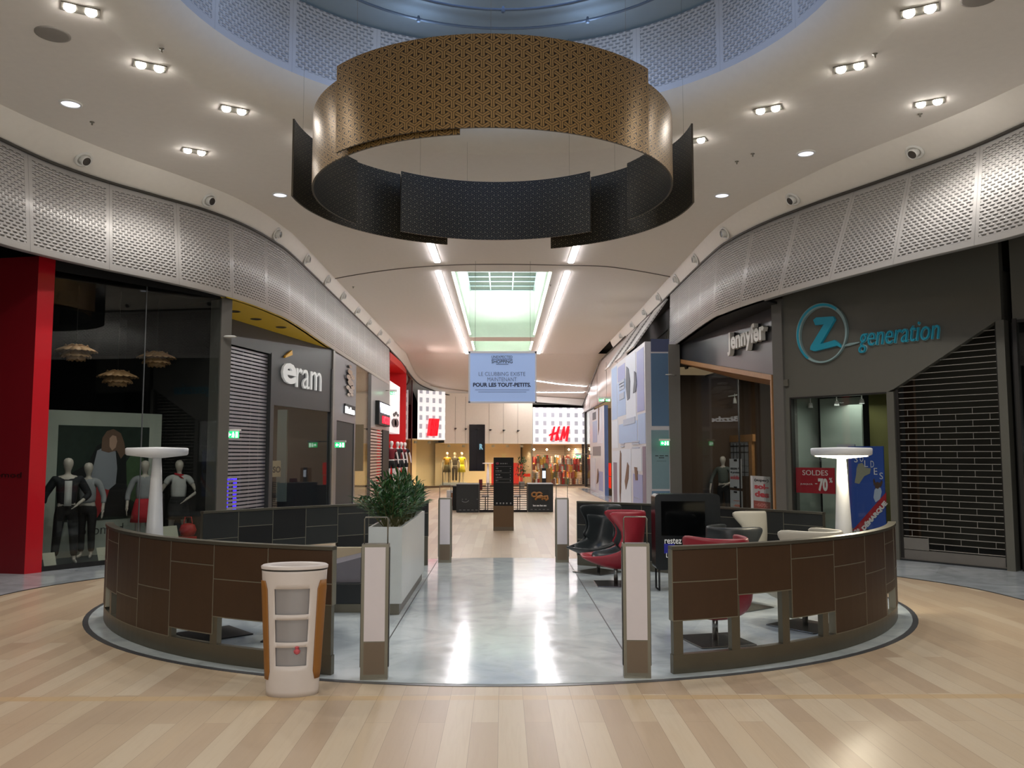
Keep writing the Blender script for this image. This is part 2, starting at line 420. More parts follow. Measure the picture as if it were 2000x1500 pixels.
# --- floor
b = B(); b.box(-13, 13, -9, 62, -0.3, 0.0); struct('floor', b, M_WOOD)
RC = (0.0, 11.47); RA, RB = 5.15, 4.35
def ell(a, bb, z, n=120): return [Vector((RC[0]+a*math.cos(2*PI*i/n), RC[1]+bb*math.sin(2*PI*i/n), z)) for i in range(n)]
b = B(); b.prism(ell(RA, RB, 0.0), (0, 0, 0.004)); struct('trim_1', b, mat('dark_inlay_strip', '#4c4d50', 0.3))
b = B(); b.prism(ell(RA-0.06, RB-0.06, 0.004), (0, 0, 0.003)); struct('trim_2', b, M_MARB)
# dark joints in the marble disc either side of the aisle
b = B()
for s in (-1, 1):
    b.box(s*1.17-0.006 if s > 0 else -1.176, s*1.17+0.006 if s > 0 else -1.164, 7.5, 15.4, 0.007, 0.0085)
struct('trim_3', b, mat('joint', '#4a4a4a', 0.5))
for i, s in enumerate((-1, 1)):
    inner = smooth([(s*x, y, 0) for x, y in ((6.3,-6),(6.7,0),(6.85,6),(6.82,10),(6.8,11.5),(6.62,12.4),(6.2,13.25),(5.6,14.2),(5.0,15.3),(4.5,16.8),(4.3,18.5),(4.25,22),(4.25,30),(4.25,48))], 5)
    b = B()
    for p, q in zip(inner, inner[1:]):
        P = [Vector((p.x, p.y, 0)), Vector((q.x, q.y, 0)), Vector((s*12.5, q.y, 0)), Vector((s*12.5, p.y, 0))]
        b.prism(P, (0, 0, 0.004))
    struct('trim_%d' % (4+i), b, M_MARB2)
    b = B(); b.tube([p + Vector((0, 0, 0.003)) for p in inner], 0.008, 5); struct('trim_%d' % (6+i), b, M_DARK)
# --- perforated bands, dark top rail, sloping lip
for i, (T, Bo, Ce, side) in enumerate(((TL, BL, CL, 'left'), (TR, BR, CR, 'right'))):
    t = crv(T, 6.6); bo = crv(Bo, 5.0); c = crv(Ce, 7.0)
    last = len(t) if i == 0 else 8*13+1
    b = B(); b.sweep([[bo[k], t[k]] for k in range(last)]); o = struct('wall_%s' % side, b, M_PERF); solid(o, 0.03, 0)
    b = B()   # bottom returns
    s = 1 if i == 0 else -1
    b.sweep([[bo[k] + Vector((0, 0, 0.0)), bo[k] + Vector((-s*0.12, 0.05, 0.0)), bo[k] + Vector((-s*0.12, 0.05, 0.06))] for k in range(last)])
    struct('trim_%d' % (8+i), b, mat('light_grey_edge', '#b9b8b6', 0.4))
    b = B(); b.tube([p + Vector((s*0.02, 0, 0.03)) for p in t], 0.028, 6); struct('trim_%d' % (10+i), b, mat('dark_track', '#3b3833', 0.5))
    b = B(); b.sweep([[t[k] + Vector((0, 0, 0.05)), t[k]*0.35 + c[k]*0.65 + Vector((0, 0, -0.02)), c[k]] for k in range(len(t))]); o = struct('wall_%s_lip' % side, b, M_LIP)
# right corridor beyond the opened panels: plain pale cladding
b = B(); pts = [Vector((4.95, y, 0)) for y in (33.5, 37.7, 42, 47, 52.5)]
b.sweep([[p + Vector((0, 0, 4.45)), p + Vector((0.02, 0, slope(p.y)-0.35))] for p in pts])
o = struct('wall_right_corridor', b, mat('pale_pink_cladding', '#d9cfca', 0.35)); solid(o, 0.04, 0)
b = B()
for y in (36.2, 40, 44, 48): b.box(4.925, 4.935, y, y+0.02, 4.45, 6.3)
b.tube([(4.9, 33.5, 4.44), (4.9, 52.5, 4.44)], 0.03, 6); b.tube([(4.9, 33.5, 6.62), (4.9, 42.5, 6.62), (4.9, 52.0, slope(52)-0.35)], 0.025, 6)
struct('trim_12', b, mat('dark_track', '#3b3833'))
# far wall + its lip
FARW = [(-5.1, 37.7), (-5.1, 42.5), (-5.0, 46.0), (-4.75, 47.6), (-4.2, 48.6), (-3.4, 49.3), (-1.5, 50.2), (1.8, 51.0), (5.2, 51.8)]
FZ = [6.6, 6.5, 6.15, 5.87, 5.65, 5.42, 5.22, 5.05, 4.85]
fw_ = smooth([(x, y, z) for (x, y), z in zip(FARW, FZ)], 6)
b = B(); b.sweep([[p, Vector((p.x, p.y-0.05, (p.z + slope(p.y)+0.05)/2)), Vector((p.x + (0.22 if p.x < -4.2 else 0), p.y-0.25, slope(p.y)+0.02))] for p in fw_]); struct('wall_far_lip', b, M_LIP)
b = B(); b.tube([p + Vector((0.02, -0.03, 0)) for p in fw_], 0.035, 6); struct('trim_13', b, mat('dark_track', '#3b3833'))
# --- ceiling with oculus and two skylights
OC = (0.0, 9.3); OR = 4.75
cl = crv(CL, 7.0); cr = crv(CR, 7.0)
outer = cl + [Vector((-4.88, 42.5, 7)), Vector((4.83, 42.5, 7))] + list(reversed(cr))
bm = bmesh.new()
def loop(pts):
    vs = [bm.verts.new(p) for p in pts]
    return [bm.edges.new((vs[i], vs[(i+1) % len(vs)])) for i in range(len(vs))]
ed = loop(outer)
ed += loop([Vector((OC[0]+OR*math.cos(2*PI*i/96), OC[1]+OR*math.sin(2*PI*i/96), 7)) for i in range(96)])
SKY = ((-1.45, 1.38, 23.3, 36.5), (-1.45, 1.38, 37.8, 41.8))
for x0, x1, y0, y1 in SKY: ed += loop([Vector((x0, y0, 7)), Vector((x1, y0, 7)), Vector((x1, y1, 7)), Vector((x0, y1, 7))])
bmesh.ops.triangle_fill(bm, use_beauty=True, edges=ed)
for f in bm.faces:
    if f.normal.z > 0: f.normal_flip()
struct('ceiling', bm, M_CEIL, recalc=False)
b = B(); b.sweep([[Vector((-5.3, 42.5, 7)), Vector((5.3, 42.5, 7))], [Vector((-5.3, 53, slope(53))), Vector((5.3, 53, slope(53)))]]); struct('ceiling_far', b, M_CEIL)
# closing wall behind the camera (the other half of the hall)
b = B(); b.sweep([[Vector((x, y, 0)), Vector((x, y, 7.05))] for x, y in ((-5.0, -4.9), (-2.5, -6.2), (0, -6.6), (2.5, -6.3), (5.0, -5.4))]); struct('wall_back', b, M_LIP)
# outer shell: service voids behind the shops and above the suspended ceiling
b = B(); b.box(-13.1, -13, -9, 62, 0, 7.3); b.box(13, 13.1, -9, 62, 0, 7.3); b.box(-13, 13, 61.9, 62, 0, 7.3); b.box(-13, 13, -9, -8.9, 0, 7.3); struct('wall_outer', b, mat('void_dark', '#1a1a1a', 0.9))
b = B(); b.box(-13.1, -4.85, -9, 62, 7.2, 7.3); b.box(4.85, 13.1, -9, 62, 7.2, 7.3); b.box(-4.85, 4.85, 14.4, 23.1, 7.2, 7.3); b.box(-4.85, 4.85, 43, 62, 7.2, 7.3); b.box(-4.85, 4.85, -9, 4.3, 7.2, 7.3); b.box(-4.85, -1.6, 23.1, 43, 7.2, 7.3); b.box(1.6, 4.85, 23.1, 43, 7.2, 7.3); struct('ceiling_outer', b, mat('void_dark', '#1a1a1a'))
# unseen glazing added in the back wall to house a front fill light
t = thing('window_3', None, None, (0, -5.9, 0)); t['kind'] = 'structure'
b = B()
for x in (-4.5, -3, -1.5, 0, 1.5, 3, 4.5): b.box(x-0.04, x+0.04, -6.0, -5.85, 0, 6.0)
for z in (0.0, 2.2, 4.1, 5.95): b.box(-4.54, 4.54, -6.0, -5.85, z, z+0.08)
obj('window_frame', b, M_GREY, t)
b = B(); b.box(-4.5, 4.5, -5.96, -5.95, 0.05, 5.95); obj('pane', b, GLASS, t)
light('added_front_fill', 'AREA', (0, -5.84, 3.6), 570, (1.0, 0.98, 0.95), None, 8.9, (PI/2+0.3, 0, 0), shape='RECTANGLE', size_y=4.4)  # fill light added to brighten ceiling, bands and facades
# arc groove in the ceiling
g = smooth([tuple(at_z(*q, 6.995)) for q in ((600, 562), (650, 545), (760, 527), (870, 518), (980, 516), (1100, 518), (1200, 522), (1330, 545), (1372, 562))], 6)
b = B(); b.tube(g, 0.018, 6); struct('trim_14', b, mat('groove', '#6b645d', 0.6))
# oculus: filleted throat, perforated drum, blue-lit ceiling
b = B(); prof = [(OR, 7.0), (OR-0.2, 7.015), (OR-0.42, 7.07), (OR-0.6, 7.18), (OR-0.72, 7.32), (OR-0.77, 7.42)]
b.lathe(prof, (OC[0], OC[1], 0), 96); struct('ceiling_throat', b, M_LIP)
DR = OR-0.77
b = B(); b.sweep([[Vector((OC[0]+DR*math.cos(a), OC[1]+DR*math.sin(a), 7.42)), Vector((OC[0]+DR*math.cos(a), OC[1]+DR*math.sin(a), 8.55))] for a in [2*PI*i/120 for i in range(121)]])
o = struct('wall_drum', b, M_DRUM)
b = B(); b.lathe([(0.01, 8.6), (DR+0.3, 8.6)], (OC[0], OC[1], 0), 64); struct('ceiling_oculus', b, mat('oculus_stretch_ceiling', '#94a3ae', 0.7))
t = thing('cable_light_ring', 'double blue-grey cable ring with small lamps high in the round ceiling opening', 'light', (OC[0], OC[1], 8.3))
for r in (2.55, 3.1):
    b = B(); b.tube([(OC[0]+r*math.cos(2*PI*i/64), OC[1]+r*math.sin(2*PI*i/64), 8.38) for i in range(65)], 0.022, 6); obj('ring_cable', b, mat('cable_grey', '#5d6b7c', 0.5), t)
for k in range(9):
    a = PI/2 + (k-4)*0.42 if k < 9 else 0; r = 3.1 if k % 2 else 2.55; q = Vector((OC[0]+r*math.cos(a), OC[1]+r*math.sin(a), 8.38))
    b = B(); b.lathe([(0.015, 0.05), (0.03, 0.0), (0.03, -0.04), (0.01, -0.05)], q, 10, close=True); obj('lamp', b, mat('cable_grey', '#5d6b7c', 0.5), t)
    if k in (1, 3, 5, 7): light('lamp_light', 'POINT', q + Vector((0, 0, -0.25)), 7, (0.55, 0.72, 1.0), t, 0.12)  # blue point lights added to tint the drum
light('oculus_blue_fill', 'AREA', (OC[0], OC[1], 8.5), 62, (0.30, 0.50, 1.0), None, 5.5, None, shape='DISK')  # blue fill added under the closed ceiling to tint throat and drum
# skylight shafts
M_SHAFT = mat('skylight_shaft_white', '#d5e0d6', 0.6)
M_LED = mat('led_white', '#ffffff', emit='#fffaff', es=33.0)
for i, (x0, x1, y0, y1) in enumerate(SKY):
    b = B(); H1 = 9.05; x0e, x1e = x0+0.04, x1-0.04
    C4 = [(x0, y0), (x1, y0), (x1, y1), (x0, y1)]
    for k in range(4):
        a, c = C4[k], C4[(k+1) % 4]; b.poly([Vector((a[0], a[1], 7)), Vector((c[0], c[1], 7)), Vector((c[0], c[1], H1)), Vector((a[0], a[1], H1))])
    struct('ceiling_shaft_%d' % (i+1), b, M_SHAFT)
    fr = B(); ny = max(2, int((y1-y0)/0.9))
    for k in range(ny+1):
        y = y0+(y1-y0)*k/ny; fr.box(x0, x1, y-0.035, y+0.035, H1, H1+0.1)
    for x in (x0+0.03, (x0+x1)/2-0.5, (x0+x1)/2+0.45, x1-0.03): fr.box(x-0.025, x+0.025, y0, y1, H1-0.02, H1+0.08)
    t = thing('window_%d' % (i+1), None, None, ((x0+x1)/2, (y0+y1)/2, H1)); t['kind'] = 'structure'
    obj('window_frame', fr, mat('window_frame', '#8fa0a4', 0.4), t)
    g = B(); g.box(x0, x1, y0, y1, H1+0.03, H1+0.04); obj('pane', g, GLASSD, t)
    for x, e in ((x0+0.05, 1), (x1-0.05, -1)):
        b = B(); b.box(x-0.02, x+0.02, y0+0.3, y1-0.3, 7.06, 7.10)
        setp(obj('cove_light', b, mat('led_cove', '#ffffff', emit='#f3ffe9', es=7.0)), 'thin white light line along the %s edge of the %s ceiling skylight' % ('left' if e > 0 else 'right', ('large near', 'small far')[i]), 'light', 'light lines inside the skylights')
    light('shaft_light', 'AREA', ((x0+x1)/2, (y0+y1)/2, 7.6), 760 if i == 0 else 300, (0.93, 1.0, 0.91), None, 1.0, (PI, 0, 0), shape='RECTANGLE', size_y=(y1-y0)*0.8)
# --- strip lights
def strip(lab, pts, w=0.075, grp='ceiling light strips'):
    b = B(); t = thing('linear_ceiling_light', lab, 'light', (sum(p[0] for p in pts)/len(pts), sum(p[1] for p in pts)/len(pts), pts[0][2]), 0, grp)
    b = B(); f = B(); V = [Vector(p) for p in pts]
    rows = []; rf = []
    for i, p in enumerate(V):
        d = (V[min(i+1, len(V)-1)] - V[max(i-1, 0)]).normalized(); n = Vector((d.y, -d.x, 0)).normalized()
        dn = Vector((0, 0, -0.012)); lo = Vector((0, 0, -0.035)); rows.append([p - n*w + dn, p - n*w*0.8 + lo, p + n*w*0.8 + lo, p + n*w + dn]); rf.append([p - n*(w+0.025), p - n*(w+0.025) + dn*0.8, p + n*(w+0.025) + dn*0.8, p + n*(w+0.025)])
    b.sweep(rows, smooth=False); f.sweep(rf, smooth=False)
    obj('diffuser', b, M_LED, t); obj('frame', f, M_WHITE, t); return t
strip('short white light strip on the left just behind the hanging ring', [(-1.76, 19.2, 7.0), (-1.74, 22.05, 7.0)])
strip('short white light strip on the right just behind the hanging ring', [(1.8, 19.8, 7.0), (1.8, 22.05, 7.0)])
strip('long white light strip left of the skylights', [(-1.81, 23.25, 7.0), (-1.81, 42.3, 7.0)])
strip('long white light strip right of the skylights', [(1.8, 23.25, 7.0), (1.8, 42.3, 7.0)])
strip('curved white light strip in the far right ceiling, nearer of two', [(0.4, 47.0, slope(47.0)), (1.8, 47.4, slope(47.4)), (3.2, 48.1, slope(48.1)), (4.8, 48.6, slope(48.6))], 0.06)
strip('straight white light strip in the far right ceiling, farther of two', [(0.6, 49.9, slope(49.9)), (2.6, 49.9, slope(49.9)), (4.8, 49.9, slope(49.9))], 0.06)
# --- ceiling fittings
M_LAMP = mat('halogen_lamp', '#ffffff', emit='#fff8f0', es=60.0); M_DIM = mat('dim_reflector', '#d8d8dc', 0.2, 0.6, emit='#e8ecff', es=1.2)
def downlight(kind, p, lab, power, rz=0.0):
    t = thing('recessed_downlight', lab, 'ceiling light', (p.x, p.y, 7.0), rz, 'bright square downlights' if kind == 's' else 'dim round downlights')
    if kind == 's':
        b = B(); b.box(-0.20, 0.20, -0.10, 0.10, -0.012, 0.0); 
        obj('frame', b, M_GREY, t, local=True)
        for sx in (-0.11, 0.11):
            b = B(); b.lathe([(0.062, -0.010), (0.06, -0.03), (0.04, -0.048), (0.001, -0.055)], (sx, 0, 0), 16); obj('lamp', b, M_LAMP, t, local=True)
        l = light('lamp_beam', 'SPOT', (0, 0, 0), power, (1.0, 0.94, 0.86), None, 0.08, spot_size=2.5, spot_blend=0.6)
        l.parent = t; l.location = (0, 0, -0.11)
    else:
        b = B(); b.lathe([(0.16, 0.0), (0.155, -0.02), (0.13, -0.022), (0.125, 0.0)], (0, 0, 0), 24); obj('ring', b, M_WHITE, t, local=True)
        b = B(); b.lathe([(0.125, -0.01), (0.09, -0.004), (0.001, -0.003)], (0, 0, 0), 20); obj('reflector', b, M_DIM, t, local=True)
    return t
NTH = ('nearest', 'second nearest', 'third nearest', 'fourth nearest', 'farthest')
for side, L in (('left', ((157, 18), (293, 129), (457, 214), (380, 295), (610, 278))), ('right', ((1796, 20), (1660, 131), (1815, 200), (1500, 213), (1356, 275)))):
    for k, q in enumerate(L):
        downlight('s', at_z(*q, 7.0), 'bright twin downlight in the rotunda ceiling, %s of those on the %s' % (NTH[k], side), 150, 0.5 if side == 'left' else -0.5)
    L2 = ((138, 202), (547, 380)) if side == 'left' else ((1574, 299), (1410, 381))
    for k, q in enumerate(L2): downlight('r', at_z(*q, 7.0), 'dim round downlight in the %s ceiling, %s of the two' % (side, ('nearer', 'farther')[k]), 0)
for x, y in ((-3.6, 2.0), (3.6, 2.0), (-5.8, 5.0), (5.8, 5.0), (0, -2.5)): downlight('s', Vector((x, y, 7.0)), 'bright twin downlight behind the viewer in the rotunda ceiling', 170)
for q, s in (((103, 66), 'left'), ((1914, -6), 'right')):
    p = at_z(*q, 7.0); b = B(); b.lathe([(0.2, 0.0), (0.2, -0.012), (0.17, -0.016), (0.001, -0.016)], (p.x, p.y, 7.0), 28)
    setp(obj('ceiling_speaker', b, mat('speaker_grille', '#8f8a84', 0.8)), 'round grey speaker grille in the %s ceiling' % s, 'speaker')
for k, q in enumerate(((1709, 105), (1439, 315), (316, 95), (180, 238), (1797, 222), (1075, 556), (690, 560), (1470, 300))):
    p = at_z(*q, 7.0); b = B(); b.lathe([(0.035, 0.0), (0.035, -0.01), (0.012, -0.015), (0.012, -0.05), (0.001, -0.055)], (p.x, p.y, 7.0), 12)
    setp(obj('sprinkler_head', b, M_GREY), 'tiny sprinkler head on the pale ceiling, one of several', 'sprinkler', 'sprinkler heads')
# recessed eyeball spots along the two lips
def eyeball(k, side, p, nrm, n_):
    t = thing('eyeball_spotlight', 'round eyeball spotlight set in the %s ceiling edge, number %d counted from the viewer' % (side, k+1), 'spotlight', tuple(p), 0, 'eyeball spotlights along the ceiling edges')
    z = nrm.normalized(); x = z.cross(Vector((0, 0, 1))).normalized(); y = z.cross(x); M = Matrix(((x.x, y.x, z.x, 0), (x.y, y.y, z.y, 0), (x.z, y.z, z.z, 0), (0, 0, 0, 1)))
    b = B(); b.lathe([(0.15, 0.0), (0.145, 0.02), (0.11, 0.025), (0.10, 0.0)], (0, 0, 0), 24, M=Matrix.Translation(p) @ M); obj('ring', b, M_WHITE, t)
    b = B(); b.lathe([(0.085, 0.0), (0.085, 0.07), (0.08, 0.10), (0.075, 0.10), (0.07, 0.07)], (0, 0, 0), 20, M=Matrix.Translation(p) @ M @ Matrix.Rotation(0.25, 4, 'X')); h = obj('housing', b, M_WHITE, t)
    b = B(); b.lathe([(0.072, 0.085), (0.001, 0.08)], (0, 0, 0), 20, M=Matrix.Translation(p) @ M @ Matrix.Rotation(0.25, 4, 'X')); obj('lens', b, mat('dark_lens', '#3d3a38', 0.3), h)
for side, T, Ce, PX in (('left', TL, CL, (163, 408, 540, 598, 638, 669, 697, 720, 741, 758)), ('right', TR, CR, (1787, 1549, 1417, 1360, 1322, 1288, 1260, 1236, 1214, 1195, 1180))):
    t = crv(T, 6.6); c = crv(Ce, 7.0); mid = [(a*0.5 + e*0.5) for a, e in zip(t, c)]
    def pxof(p):
        v = p - CAM_O; return 1000 + F*v.dot(RT)/v.dot(FW) if v.dot(FW) > 1 else 1e9
    for k, x in enumerate(PX):
        for i in range(30, len(mid)-1):
            a, e = pxof(mid[i]), pxof(mid[i+1])
            if (a-x)*(e-x) <= 0:
                f = (x-a)/(e-a) if e != a else 0; p = mid[i].lerp(mid[i+1], f); al = (mid[i+1]-mid[i]).normalized(); upv = (c[i]-t[i]).normalized()
                nr = al.cross(upv); nr = nr if nr.dot(Vector((0, 20, 3)) - p) > 0 else -nr
                eyeball(k, side, p + nr*0.01, nr, k); break
# ================================================================ HANGING RING
CC = (-0.13, 11.0)
t = thing('hanging_ring', 'huge suspended ring of overlapping curved panels, gold weave outside and black weave inside', 'chandelier', (CC[0], CC[1], 5.2))
def arcpanel(name, r, a0, a1, z0, z1):
    n = 40; A = [math.radians(a0 + (a1-a0)*i/n) for i in range(n+1)]
    for mt, rr, nm in ((M_GOLD, r+0.012, 'gold'), (M_BLK, r-0.012, 'black')):
        pass
    outb = B(); outb.sweep([[Vector((CC[0]+(r+0.012)*math.cos(a), CC[1]+(r+0.012)*math.sin(a), z0)), Vector((CC[0]+(r+0.012)*math.cos(a), CC[1]+(r+0.012)*math.sin(a), z1))] for a in A])
    o = obj('gold_panel', outb, M_GOLD, t)
    inb = B(); inb.sweep([[Vector((CC[0]+(r-0.012)*math.cos(a), CC[1]+(r-0.012)*math.sin(a), z0)), Vector((CC[0]+(r-0.012)*math.cos(a), CC[1]+(r-0.012)*math.sin(a), z1))] for a in A])
    obj('inner_lining', inb, M_BLK, o)
    e = B(); n_ = len(A)
    for z in (z0, z1):
        e.sweep([[Vector((CC[0]+(r-0.012)*math.cos(a), CC[1]+(r-0.012)*math.sin(a), z)), Vector((CC[0]+(r+0.012)*math.cos(a), CC[1]+(r+0.012)*math.sin(a), z))] for a in A])
    for a in (A[0], A[-1]):
        e.poly([Vector((CC[0]+q*math.cos(a), CC[1]+q*math.sin(a), z)) for q, z in ((r-0.012, z0), (r+0.012, z0), (r+0.012, z1), (r-0.012, z1))])
    obj('edge', e, mat('ring_edge', '#4b4234', 0.4, 0.4), o)
R1, R2 = 2.36, 2.66
arcpanel('p', R1+0.05, 223, 318, 5.31, 6.33)      # near front panel
arcpanel('p', R1-0.02, 150, 262, 5.27, 6.22)      # near left
arcpanel('p', R1-0.02, 300, 392, 5.36, 6.22)      # near right
arcpanel('p', R1-0.05, 50, 129, 5.33, 6.28)       # far middle panel
arcpanel('p', R2, 107, 181, 5.31, 6.36)            # far left, outer
arcpanel('p', R2, -1, 70, 5.24, 6.32)              # far right, outer
for a in (230, 270, 310, 60, 120, 100, 172, 8, 45):
    r = R1 if a > 200 or a in (60, 120) else R2
    b = B(); b.tube([(CC[0]+r*math.cos(math.radians(a)), CC[1]+r*math.sin(math.radians(a)), 6.1), (CC[0]+r*math.cos(math.radians(a)), CC[1]+r*math.sin(math.radians(a)), 8.55)], 0.0015, 4); obj('suspension_wire', b, M_GREY, t)
# ================================================================ HANGING SIGN
def sheet(b, x0, x1, z0, z1, y0, y1): return b.box(x0, x1, y0, y1, z0, z1)
YS = 22.0; SW = Wall((-3, YS), (3, YS))
t = thing('hanging_banner', 'pale blue hanging banner with grey lettering above the aisle', 'sign', (0.05, YS, 3.2))
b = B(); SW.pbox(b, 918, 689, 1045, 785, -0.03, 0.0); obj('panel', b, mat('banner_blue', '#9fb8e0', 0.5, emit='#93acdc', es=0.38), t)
b = B(); SW.pbox(b, 915, 686, 1048, 690, -0.05, 0.02); SW.pbox(b, 915, 784, 1048, 787.5, -0.05, 0.02); SW.pbox(b, 915, 686, 918, 787, -0.05, 0.02); SW.pbox(b, 1045, 686, 1048, 787, -0.05, 0.02); obj('frame', b, mat('frame_white', '#e9edf8', 0.4), t)
M_INK = mat('dark_slate_ink', '#3c4650', 0.6)
b = B(); T = lambda s, x0, y0, x1, y1, **k: SW.ptext(b, s, x0, y0, x1, y1, 0.002, 0.008, **k)
T('UNEXPECTED', 960, 694.5, 1001, 699.5, bold=0.0); SW.pbox(b, 960, 701, 1001, 702, 0.002, 0.008); T('SHOPPING', 960, 703, 1001, 709.5, bold=0.015); SW.pbox(b, 969, 710.8, 993, 711.8, 0.002, 0.008)
obj('heading', b, M_INK, t)
b = B(); T('LE CLUBBING EXISTE', 935, 726.5, 1026, 734, bold=-0.01); T('MAINTENANT', 952, 737, 1009, 744.5, bold=-0.01); obj('slogan', b, mat('grey_ink', '#6b7890', 0.6), t)
b = B(); T('POUR LES TOUT-PETITS.', 924, 747.5, 1037, 755.5, bold=0.035); obj('bold_slogan', b, mat('navy_ink', '#2b3350', 0.6), t)
b = B()
for k in range(2): SW.pbox(b, 928+k*6, 761+k*4, 1034-k*6, 761.8+k*4, 0.002, 0.006)
obj('small_print', b, mat('grey_ink', '#6b7890'), t)
b = B()
for x in (928, 1036): q = SW.hit(x, 686); b.tube([SW.p(q[0], q[1], 0), SW.p(q[0], 7.0, 0)], 0.004, 4)
obj('cable', b, M_GREY, t)

# ================================================================ BARRIERS
M_LAM = mat('walnut_laminate', '#3f2b1b', 0.45, noise=0.06); M_LAMD = mat('charcoal_panel', '#232524', 0.5); M_STEEL = mat('bronze_steel', '#6f6b5f', 0.35, 0.75)
M_SEAM = mat('seam_metal', '#8b8778', 0.4, 0.6)
def barrier(lab, circ, a0, a1, cols, post_at, outward):
    """curved screen; angles measured at circle centre; cols: (width, [z cuts from the top], z bottom)"""
    cx, cy, R = circ; H = 1.1; th = 0.035
    def P(a, z, d): return Vector((cx+(R+d)*math.cos(a), cy+(R+d)*math.sin(a), z))
    mid = (a0+a1)/2
    t = thing('curved_screen', lab, 'screen', (cx+R*math.cos(mid), cy+R*math.sin(mid), 0))
    L = abs(a1-a0)*R; sg = 1 if a1 > a0 else -1
    tot = sum(c[0] for c in cols); s = 0.0
    def seg(name, m, s0, s1, z0, z1, d0, d1, parent, bb=None):
        n = max(1, int((s1-s0)/0.14)); b = bb or B()
        rows = []
        for i in range(n+1):
            a = a0 + sg*(s0+(s1-s0)*i/n)/R; rows.append([P(a, z0, d0), P(a, z1, d0), P(a, z1, d1), P(a, z0, d1), P(a, z0, d0)])
        b.sweep(rows, smooth=False); b.poly(rows[0][:4]); b.poly(rows[-1][:4])
        if bb is None: return obj(name, b, m, parent)
    seg('top_rail', M_STEEL, 0, L, H-0.03, H, -0.045, 0.045, t)
    seg('kick_rail', M_STEEL, 0, L, 0.009, 0.17, -0.03, 0.03, t)
    g0 = outward
    for ci, (w, cuts, zb) in enumerate(cols):
        w = w/tot*L; zs = [H-0.03] + list(cuts) + [max(zb, 0.17)]
        seam = B()
        for k in range(len(zs)-1):
            seg('panel', M_LAM, s+0.006, s+w-0.006, zs[k+1]+0.005, zs[k]-0.005, 0.004*g0, th*g0, t)
            p = seg('lining_panel', M_LAMD if (ci*3+k*5) % 4 else M_BLACK, s+0.006, s+w-0.006, zs[k+1]+0.005, zs[k]-0.005, -th*g0, -0.004*g0, t)
            seg('', None, s, s+w, zs[k+1]-0.004, zs[k+1]+0.004, -th*1.06, th*1.06, t, seam)
        seg('', None, s-0.004, s+0.004, zs[-1], H-0.03, -th*1.06, th*1.06, t, seam)
        obj('seam', seam, M_SEAM, t)
        if zb > 0.2 : pass
        s += w
    for ps in post_at:
        x = ps*L; seg('post', M_STEEL, max(0, x-0.045), min(L, x+0.045), 0.009, H-0.03, -0.028, 0.028, t)
    return t
cf = circle3((-1.47, 7.5), (-2.78, 8.05), (-4.5, 9.85)); cf2 = (-cf[0], cf[1], cf[2])
# centre of the front circle on the axis side: arcs run from the aisle outwards
def ang(c, x, y): return math.atan2(y-c[1], x-c[0])
colsL = [(0.58, [0.78], 0.60), (0.57, [0.76], 0.42), (0.57, [0.88], 0.26), (0.57, [0.60], 0.16), (0.57, [0.45], 0.16), (0.57, [0.95], 0.42), (0.5, [0.7], 0.2)]
colsR = [(0.58, [0.79], 0.46), (0.57, [], 0.65), (0.57, [0.93], 0.39), (0.57, [0.81, 0.50], 0.16), (0.57, [0.68], 0.16), (0.5, [0.93, 0.5], 0.4), (0.5, [0.6], 0.16)]
def fix(a, ref):
    while a - ref > PI: a -= 2*PI
    while a - ref < -PI: a += 2*PI
    return a
a0 = ang(cf, -1.47, 7.5); a1 = fix(ang(cf, -4.62, 10.25), a0); barrier('low curved walnut screen at the front left behind the litter bin', cf, a0, a1, colsL, (0.012, 0.29, 0.44, 0.80, 0.985), 1)
a0 = ang(cf2, 1.47, 7.5); a1 = fix(ang(cf2, 4.62, 10.25), a0); barrier('low curved walnut screen at the front right with red chair showing above it', cf2, a0, a1, colsR, (0.012, 0.145, 0.28, 0.41, 0.75, 0.985), 1)
cb = circle3((-1.30, 14.75), (-2.4, 13.95), (-4.3, 12.05)); cb2 = (-cb[0], cb[1], cb[2])
import functools
rev = lambda L: list(L)
colsBL = [(0.56, [0.9], 0.5), (0.56, [0.75], 0.3), (0.56, [0.95, 0.6], 0.16), (0.56, [0.78], 0.5), (0.56, [0.62], 0.16), (0.56, [0.85], 0.3), (0.56, [0.7, 0.45], 0.16)]
a0 = ang(cb, -1.30, 14.75); a1 = fix(ang(cb, -4.25, 12.1), a0); barrier('low curved screen at the back left with black inner panels, behind the potted greenery', cb, a0, a1, colsBL, (0.01, 0.2, 0.4, 0.6, 0.8, 0.99), 1)
a0 = ang(cb2, 1.30, 14.75); a1 = fix(ang(cb2, 4.5, 11.85), a0); barrier('low curved screen at the back right with black inner panels, behind the chairs', cb2, a0, a1, colsBL[::-1], (0.01, 0.2, 0.4, 0.6, 0.8, 0.99), 1)

